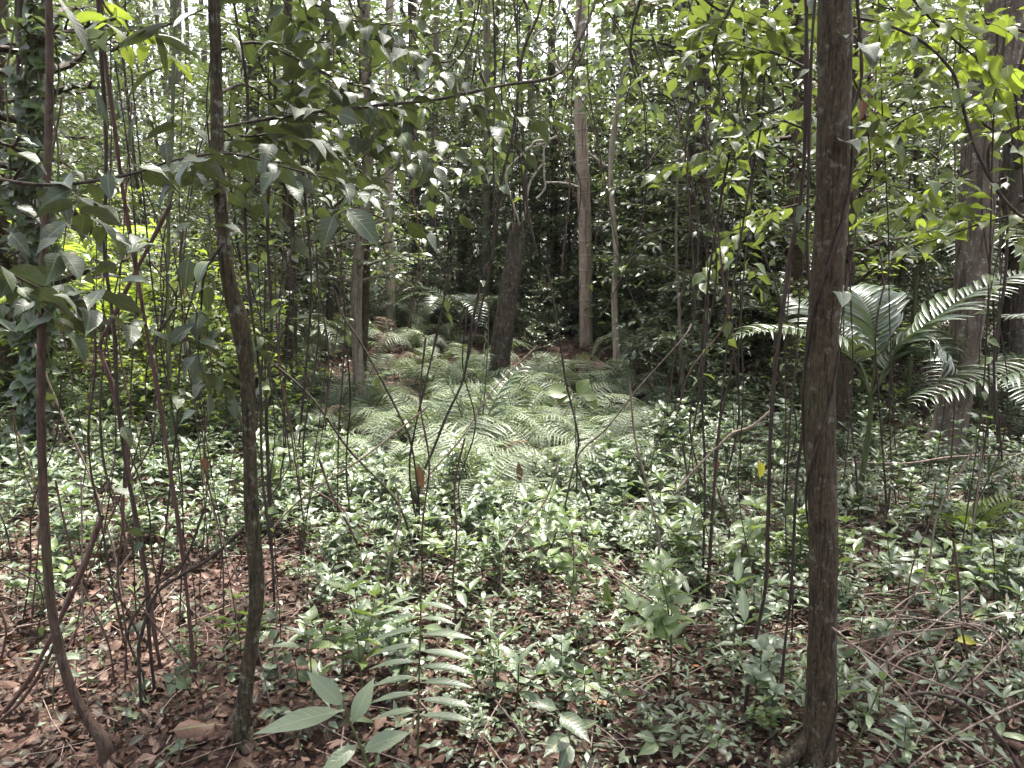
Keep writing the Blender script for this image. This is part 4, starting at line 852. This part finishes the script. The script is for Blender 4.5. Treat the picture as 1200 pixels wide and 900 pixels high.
for s_, (h, lf, ti, T, bu) in enumerate([(.20, .09, 3, T_LA, 0), (.26, .10, 4, T_LA, 1), (.14, .07, 3, T_OV, 0), (.34, .12, 5, T_LA, 2), (.10, .06, 2, T_LA, 0), (.22, .075, 4, T_OV, 2), (.42, .10, 6, T_OV, 2), (.17, .11, 3, T_LA, 1),
                                            (.24, .13, 2, T_NR, 0), (.30, .08, 6, T_OV, 1), (.18, .14, 2, T_LA, 0), (.26, .06, 5, T_RO, 3)]):
    SP.append((seedling_parts(50 + s_, h, lf, ti, T, bu), h))
SEEDM = [(a[0].mesh('stem', M['b_green']), a[1].mesh('leaves', M[('seed', 'seed', 'mid', 'seed', 'seed', 'seed', 'sprout')[q_ % 7]])) for q_, (a, h) in enumerate(SP)]
def dens(px, py):
    """chance of a seedling where the photo shows them"""
    if py > 905: return 0
    v = 1.0
    if px < 330: v = np.interp(py, [470, 520, 620, 680, 760, 900], [.8, 1, .9, .3, .12, .06])
    elif px < 560: v = np.interp(py, [520, 560, 700, 760, 840, 900], [.9, 1, .95, .5, .15, .08])
    elif px < 860: v = np.interp(py, [540, 570, 680, 740, 800, 900], [.9, 1, .95, .6, .35, .35])
    else: v = np.interp(py, [480, 600, 700, 800, 900], [.5, .6, .48, .5, .65])
    return v
rng = np.random.default_rng(91); cand = []
while len(cand) < 4300:
    d = math.sqrt(rng.uniform(2.2 ** 2, 9.5 ** 2)); px = rng.uniform(-120, 1320); x, y = at_px(px, d); z = float(hgt(x, y))
    v = np.array([x, y, z]) - CP; py = 450 - FPX * (v[2] * ct + v[1] * st_) / (v[1] * ct - v[2] * st_)
    gap = .5 + .5 * math.sin(2.9 * x + 1.3 * y) * math.sin(2.3 * y - 1.1 * x + .6) + .35 * math.sin(6.1 * x + 1) * math.sin(5.3 * y)
    if rng.uniform() < dens(px, py) * min(1, .25 + 1.1 * max(0, gap)) and not (385 < px < 760 and py < 548 + 38 * math.sin(math.pi * (px - 385) / 375)): cand.append((d, x, y, px, py))
cand.sort()
inview = [c for c in cand if 0 <= c[3] <= 1200 and c[4] <= 915]; chosen = inview[:285]; cs = set(id(c) for c in chosen); rest = [c for c in cand if id(c) not in cs]
SG = ('leafy green forest seedling with narrow leaves on the forest floor', 'seedling', 'leafy seedlings on the forest floor')
proto = {}
for c in chosen:
    k = int(rng.integers(0, len(SEEDM))); e = empty('seedling', onxy(c[1], c[2]), rng.uniform(0, 6.28), min(1.2, rng.lognormal(-.38, .34))); tag(e, *SG)
    e.rotation_euler = (rng.normal(0, .12), rng.normal(0, .12), rng.uniform(0, 6.28))
    for nm, me in zip(('stem', 'leaves'), SEEDM[k]):
        o = bpy.data.objects.new(nm, me); COL.objects.link(o); o.parent = e
mb = MB()
for c in rest:
    st, lv = SP[int(rng.integers(0, len(SP)))][0]; a = rng.uniform(0, 6.28); s_ = min(1.2, rng.lognormal(-.36, .36)); b = onxy(c[1], c[2])
    Rm = np.array([[math.cos(a), -math.sin(a), 0], [math.sin(a), math.cos(a), 0], [0, 0, 1]]) * s_
    for mi, q in ((1, st), (0, lv)):
        base = 0
        V = np.concatenate(q.v) @ Rm.T + b; mb.add(V, np.concatenate(q.f), np.concatenate(q.uv), mi)
o = mb.build('seedling_carpet', [M['seed'], M['b_green']]); tag(o, 'dense carpet of green seedlings spreading over the forest floor', 'ground cover', kind='stuff')

# ------------------------------------------------------------------ leaf litter, creeping cover, twigs
rng = np.random.default_rng(15)
def floor_pts(n, d0, d1, w=760):
    d = np.sqrt(rng.uniform(d0 * d0, d1 * d1, n)); px = 600 + rng.uniform(-w, w, n); return (px - 600) / FPX * d / ct, d, px
mb = MB(); x, y, px = floor_pts(36000, 1.5, 5.2); n = len(x)
a = rng.uniform(0, 6.28, n); lay = rng.uniform(.004, .045, n)
pos = np.stack([x, y, hgt(x, y) + lay], -1); dr = np.stack([np.cos(a), np.sin(a), rng.normal(0, .22, n)], -1)
TL = tpls('ovate', 6, (-.5, .7), (-1.4, 1.4), .35, 1.0, 33) + tpls('lance', 4, (-.5, .8), (-1.4, 1.4), .35, 1.0, 34)
put_leaves(mb, TL, pos, dr, UP * np.where(rng.uniform(size=n) < .5, 1, -1)[:, None] + rng.normal(0, .3, (n, 3)), rng.uniform(.018, .062, n) * rng.choice([1, 1, 1.45], n), 0, rng)
x, y, px = floor_pts(15000, 5.2, 17); n = len(x); a = rng.uniform(0, 6.28, n)
TL2 = tpls('fine3', 4, (-.4, .6), (-1.2, 1.2), .3, .8, 35)
put_leaves(mb, TL2, np.stack([x, y, hgt(x, y) + rng.uniform(.01, .05, n)], -1), np.stack([np.cos(a), np.sin(a), rng.normal(0, .25, n)], -1), UP + rng.normal(0, .35, (n, 3)), rng.uniform(.06, .14, n), 0, rng)
o = mb.build('leaf_litter', M['litter']); tag(o, 'reddish brown carpet of dead fallen leaves on the forest floor', 'leaf litter', kind='stuff')
mb = MB(); x, y, px = floor_pts(80000, 2.0, 6.5); keep = rng.uniform(size=len(x)) < np.interp(px, [300, 430, 560, 1000, 1200], [.03, .3, .95, .9, .8]) * (.6 + .4 * np.sin(3.1 * x + 1) * np.sin(2.7 * y)); x, y = x[keep], y[keep]; n = len(x); a = rng.uniform(0, 6.28, n)
put_leaves(mb, tpls('fine3', 4, (.05, .4), (0, .6), .1, .3, 41), np.stack([x, y, hgt(x, y) + rng.uniform(.02, .07, n)], -1), np.stack([np.cos(a), np.sin(a), rng.normal(.1, .25, n)], -1), UP + rng.normal(0, .3, (n, 3)), rng.uniform(.013, .036, n) * rng.choice([1, 1, 1, 1.7], n), 0, rng)
o = mb.build('creeping_herb', M['seed']); tag(o, 'low creeping herb with tiny leaves over the litter', 'ground cover', kind='stuff')
mb = MB()
for k in range(2600):
    d = math.sqrt(rng.uniform(2.0 ** 2, 8 ** 2)); x, y = at_px(rng.uniform(-100, 1300), d); a = rng.uniform(0, 6.28); L = rng.uniform(.06, .42)
    tube(mb, wander(onxy(x, y, rng.uniform(.015, .06)), (math.cos(a), math.sin(a), rng.normal(0, .12)), L, 4, .1, 0, rng), rng.uniform(.0008, .0028), 4)
o = mb.build('twig_litter', M['b_twig']); tag(o, 'scatter of small dry sticks on the forest floor', 'sticks', kind='stuff')

def fallen(px, py, L, label, mat='brown', T=T_OV, ang=0.0, lift=.05, seed=1, group=None, name='fallen_leaf', tilt=.1, nrm=None, d=None):
    rng = np.random.default_rng(seed); p = ground(px, py) if d is None else P(px, py, d); b = p + UP * (lift if d is None else 0); mb = MB()
    put_leaves(mb, T, b - np.array([math.cos(ang), math.sin(ang), 0]) * L / 2, (math.cos(ang), math.sin(ang), tilt), UP + (np.array(nrm) if nrm is not None else rng.normal(0, .2, 3)), L, 0, rng)
    o = mb.build(name, M[mat], None, b); o.location = b; tag(o, label, 'leaf', group)
T_BIG = [leaf_tpl('ovate', -.75, 1.0, .35, .5)]
fallen(235, 872, .19, 'large curled reddish brown leaf lying by the crooked sapling', 'brown', T_BIG, .25, .06, nrm=(0, -.9, 0))
fallen(480, 805, .075, 'small orange leaf on the litter below the tall ladder-leaved stem', 'orange', T_OV, .6, .05, 2)
fallen(703, 838, .08, 'orange-pink leaf lying on the creeping herb', 'orange', T_OV, 1.9, .05, 3)
fallen(640, 780, .09, 'pinkish fallen leaf in the middle of the foreground', 'litter', T_OV, .3, .06, 4)
fallen(1178, 720, .09, 'round bleached leaf at the right edge', 'pale', T_RO, 1.2, .30, 5, nrm=(0, -2, 0), d=2.6)
fallen(1133, 752, .08, 'bright yellow leaf caught in the dry twigs at right', 'lemon', T_OV, -.4, .22, 6, nrm=(0, -.6, 0), d=2.8)
fallen(1155, 725, .1, 'long yellow-green strap leaf beside the bleached round leaf', 'lemon', T_ST, .1, .28, 7, nrm=(0, -.3, 0), d=2.95)
fallen(1098, 862, .08, 'dark red curled leaf on the litter right of the front trunk', 'brown', T_OV, .4, .06, 8)
fallen(1120, 697, .06, 'pale leaf tilted up among seedlings at right', 'pale', T_OV, 2.2, .12, 9, nrm=(0, -.8, 0), d=3.3)
fallen(890, 748, .05, 'small pale leaf left of the front trunk', 'pale', T_OV, .2, .1, 10)
fallen(815, 795, .08, 'pink-brown leaf lying left of the dark thick liana', 'orange', T_LA, 2.4, .05, 11)
# dead twigs tangled at the lower right
TW = [([(943, 770), (1000, 755), (1060, 742), (1120, 735), (1200, 718)], 'long dry twig crossing in front of the trunk'), ([(980, 720), (1040, 726), (1110, 724), (1160, 728)], 'straight dry twig lying level in the right tangle'),
      ([(975, 735), (1040, 790), (1100, 850), (1180, 905)], 'long dry twig slanting down to the right corner'), ([(985, 750), (1060, 785), (1130, 812), (1215, 845)], 'dry twig slanting gently down in the right tangle'),
      ([(1050, 720), (1110, 730), (1150, 735), (1180, 760), (1205, 830)], 'dry twig bending over at the right edge'), ([(1110, 725), (1150, 740), (1175, 790), (1190, 850)], 'pale dry twig arching down at the right edge'),
      ([(1215, 815), (1150, 845), (1090, 880), (1040, 920)], 'dry twig rising to the right in the corner'), ([(1060, 815), (1090, 812), (1130, 825), (1170, 860), (1200, 905)], 'thick dark bent stick at the bottom right'),
      ([(950, 840), (945, 800), (955, 778), (958, 776)], 'short pale twig hooked against the front trunk'), ([(1040, 770), (1035, 810), (1045, 850)], 'short upright dry twig in the right tangle'),
      ([(980, 541), (1060, 543), (1120, 535), (1215, 531)], 'long pale stick stretched level behind the front trunk'), ([(1118, 556), (1160, 558), (1172, 560), (1140, 575), (1122, 600)], 'pale bent stick right of the palm base'),
      ([(1060, 690), (1110, 678), (1122, 640), (1130, 625)], 'thin pale twig rising among the seedlings at right'), ([(990, 700), (1060, 690), (1115, 668)], 'thin slanting twig above the right tangle'),
      ([(700, 660), (740, 690), (780, 712)], 'thin pale twig among the middle seedlings'), ([(580, 820), (610, 860), (625, 905)], 'thin stick on the foreground litter'), ([(210, 700), (240, 730), (262, 745)], 'pale bamboo-like stick left of the crooked sapling'),
      ([(20, 735), (60, 725), (120, 690), (160, 640)], 'thin dry stick slanting behind the curved sapling'), ([(0, 660), (60, 690), (110, 730)], 'dark dry stick on the left litter'), ([(730, 795), (770, 818)], 'short pale stick on the creeping herb')]
for pts, lb in TW:
    db = min(gd(p[0], min(p[1] + 25, 930)) for p in pts[:1] + pts[-1:]) if 'stretched' not in lb and 'palm base' not in lb else 5.2
    vine(pts, lb, 'b_twig' if 'dark' not in lb else 'b_vine', d=max(db, 2.05), w=3.4 if 'thick' not in lb else 6, foot=False, n=30, name='dry_twig', cat='twig', top_ext=False, wob=.004)

rng = np.random.default_rng(88)
for k in range(30):
    x0, y0 = rng.normal(1130, 60), rng.normal(728, 28); a = rng.uniform(math.pi * .45, math.pi * 1.15); L = rng.uniform(90, 300); x1, y1 = x0 + L * math.cos(a), min(930, y0 + L * .75 * math.sin(a))
    d0 = rng.uniform(2.9, 3.5); d1 = max(2.15, min(d0, gd(x1, min(y1 + 18, 935)))); xm, ym = (x0 + x1) / 2 + rng.normal(0, 14), (y0 + y1) / 2 - rng.uniform(0, 22)
    vine([(x0, y0), (xm, ym), (x1, y1)], 'fine dry twig in the tangle at the lower right', ['b_twig', 'b_twig', 'b_rvine'][k % 3], d=d0, dd=d1, w=rng.uniform(1.8, 3.2), group='dry twigs tangled at the lower right', foot=False, n=24, name='dry_twig', cat='twig', top_ext=False, wob=.005)

# ------------------------------------------------------------------ foreground plants
def leafy(stem_px, d, leaves, label, mat='big', T=T_LA, w=4, smat='b_green', name='broadleaf_plant'):
    path = smooth(np.array([P(a, b, d) for a, b in stem_px]), 24); z = float(hgt(path[-1][0], path[-1][1])); path[-1][2] = min(path[-1][2], z - .02)
    loc = onxy(path[-1][0], path[-1][1]); e = empty(name, loc); tag(e, label, 'plant'); m_ = MB(); tube(m_, path, np.linspace(.5, 1, 24) * w * mpp(d) / 2, 7); m_.build('stem', M[smat], e, loc)
    for (bx, by, tx, ty, dz, fc) in leaves:
        lv = MB(); p, q = P(bx, by, d), P(tx, ty, d + dz); put_leaves(lv, [(lambda t_: (t_[0] * np.array([.72 if abs(tx - bx) > 90 else 1, 1, 1]), t_[1], t_[2]))(T[(int(bx) + int(ty)) % len(T)])], p, q - p, UP * (1 - fc) + np.array([0, -1, .3]) * fc, np.linalg.norm(q - p) * 1.05); lv.build('leaf', M[mat], e, loc)
T_GI = tpls('lance', 4, (.1, .3), (.2, .7), .05, .15, 70)
T_GO = [(V * np.array([1.35, 1, 1]), F, U) for V, F, U in T_GI]
leafy([(402, 822), (412, 850), (425, 880), (436, 915)], 2.15, [(404, 828, 362, 788, 0, .6), (412, 850, 436, 796, .05, .75), (404, 832, 300, 855, -.05, .35), (424, 880, 476, 856, 0, .5), (420, 872, 376, 905, -.1, .5), (408, 845, 440, 842, .1, .2)], 'broad-leaved ginger plant with long pale leaves at the bottom left of centre', 'ginger', T_GO, 5)
T_NA = [(V * np.array([.75, 1, 1]), F, U) for V, F, U in T_GI]
lf = []
for k, y in enumerate(np.linspace(700, 832, 8)):
    lf.append((491, y, 491 - (58 if k > 1 else 40), y + 6 + 3 * math.sin(k), -.03, .12)); lf.append((491, y + 6, 491 + (62 if k > 1 else 42), y + 8 + 4 * math.cos(k * 2), -.03, .12))
leafy([(494, 660), (493, 720), (491, 800), (489, 915)], 2.3, lf, 'tall ladder-leaved stem with level narrow leaves in the foreground', 'seed', T_NA, 3.0, 'b_green', name='ladder_leaf_plant')
leafy([(712, 684), (714, 700), (716, 735), (722, 770)], 3.4, [(710, 682, 716, 760, -.02, .95), (712, 690, 722, 745, -.02, .95)], 'upright dark green folded blade drooping to a point among seedlings', 'mid', T_ST, 3, name='blade_plant')
leafy([(650, 830), (665, 850), (672, 915)], 2.25, [(655, 832, 622, 822, 0, .2), (655, 835, 690, 868, -.1, .5), (665, 860, 640, 885, -.1, .7), (668, 860, 700, 845, 0, .4), (668, 870, 655, 905, -.1, .8)], 'grey-green young plant with creased leaves at the bottom middle', 'big', T_OV, 3)
leafy([(770, 868), (775, 890), (778, 912)], 2.3, [(770, 868, 745, 858, 0, .3), (770, 868, 792, 862, 0, .3), (772, 872, 750, 880, -.05, .4)], 'small silvery-leaved plant on the creeping herb', 'big', T_OV, 2)
leafy([(1106, 645), (1110, 690), (1112, 720)], 3.6, [(1106, 648, 1070, 626, 0, .4), (1106, 650, 1058, 645, 0, .1), (1108, 655, 1155, 660, 0, .2), (1108, 655, 1135, 638, .1, .2), (1108, 660, 1080, 672, -.1, .2), (1106, 645, 1112, 628, .05, .7)], 'tall broad-leaved plant among the right seedlings', 'mid', T_LA, 3)
leafy([(672, 455), (674, 490), (676, 560)], 5.0, [(668, 462, 640, 456, 0, .5), (672, 462, 654, 470, -.03, .7), (675, 462, 690, 445, 0, .8), (675, 465, 700, 460, 0, .6), (672, 466, 676, 475, -.05, .8), (690, 470, 702, 478, 0, .5)], 'sprig of lime-green lobed leaves shining at the right of the ferns', 'yellow', T_RO, 2)
leafy([(205, 795), (208, 820), (210, 850)], 2.5, [(205, 797, 190, 790, 0, .5), (205, 797, 222, 806, 0, .5), (205, 800, 195, 815, -.03, .6)], 'dark small-leaved plant on the litter between the left saplings', 'big', T_HE, 2)
leafy([(345, 770), (350, 800), (352, 830)], 2.7, [(345, 770, 330, 775, 0, .5), (345, 772, 362, 778, 0, .5), (348, 785, 335, 795, 0, .5), (348, 788, 366, 798, 0, .5), (350, 800, 330, 812, 0, .6)], 'dark glossy climber sprig right of the crooked sapling base', 'big', T_HE, 2)
leafy([(65, 770), (63, 800), (62, 830)], 2.6, [(65, 770, 30, 758, 0, .2), (65, 772, 100, 765, 0, .2), (65, 776, 35, 780, -.03, .2), (64, 785, 95, 790, 0, .3)], 'seedling with spreading narrow leaves behind the curved sapling', 'seed', T_LA, 2)
leafy([(560, 765), (563, 800), (565, 830)], 2.9, [(560, 765, 540, 755, 0, .4), (560, 765, 582, 756, 0, .4), (561, 772, 535, 778, 0, .3), (561, 772, 590, 776, 0, .3)], 'pale seedling with four spreading leaves in the middle foreground', 'seed', T_LA, 2)

rng = np.random.default_rng(71)
for k in range(16):
    px, py = (rng.uniform(300, 410), rng.uniform(735, 860)) if k < 10 else (rng.uniform(130, 260), rng.uniform(800, 880))
    g_ = ground(px, py); d = float(g_[1]); e = empty('creeper_plant', g_); tag(e, 'dark glossy heart-leaved creeper low on the litter by the crooked sapling', 'plant', 'dark heart-leaved creepers'); st, lv = MB(), MB()
    a = rng.uniform(0, 6.28); pth = wander(g_, (math.cos(a), math.sin(a), 1.0), .16, 8, .25, .5, rng); tube(st, pth, .002, 4); q = rng.integers(0, 8, 9)
    put_leaves(lv, T_HE, pth[q], rng.normal(0, 1, (9, 3)) * (1, 1, .4), UP + np.array([0, -.4, 0]) + rng.normal(0, .3, (9, 3)), rng.uniform(.035, .07, 9), 0, rng); st.build('stem', M['b_green'], e, g_); lv.build('leaves', M['big'], e, g_)

# dead brown leaves caught on stems, and a sunlit tangle of dead twigs at the upper left
for px, py, d, L, lb in [(491, 560, 4.0, .16, 'long brown dead leaf hanging on the dark upright stem left of the ferns'), (607, 555, 5.0, .17, 'brown dead frond tip hanging below the ferns'), (239, 545, 3.0, .07, 'small black curled leaf hanging by the crooked sapling'), (838, 548, 3.6, .09, 'dark brown leaf hanging below the yellow bush'), (890, 551, 3.0, .08, 'yellowing leaf hanging on the lianas left of the front trunk'), (1009, 130, 2.6, .08, 'dead brown leaf clump hanging right of the front trunk')]:
    p = P(px, py, d); lv = MB(); put_leaves(lv, T_LA if L > .12 else T_OV, p + UP * L / 2, (.1, .1, -1), (.2, -1, .1), L); o = lv.build('dead_leaf', M['lemon' if 'yellow' in lb.split(' leaf')[0] else 'brown'], None, p); o.location = p; tag(o, lb, 'leaf')
rng = np.random.default_rng(83); g_ = on(88, 9.6); e = empty('dead_shrub', g_); tag(e, 'pale pinkish tangle of dry twigs in the sun at the upper left', 'dead shrub'); m_ = MB()
for k in range(12):
    st0 = wander(g_, (rng.normal(0, .25), rng.normal(0, .25), 1), rng.uniform(2.4, 4.2), 10, .1, 0, rng); tube(m_, st0, np.linspace(.022, .006, 10), 5)
    for q in range(26):
        i0 = int(rng.integers(3, 10)); b_ = wander(st0[i0], rng.normal(0, 1, 3) + UP * .2, rng.uniform(.35, 1.1), 7, .25, .1, rng); tube(m_, b_, np.linspace(.007, .002, 7), 3)
m_.build('branches', M['b_twig'], e, g_)
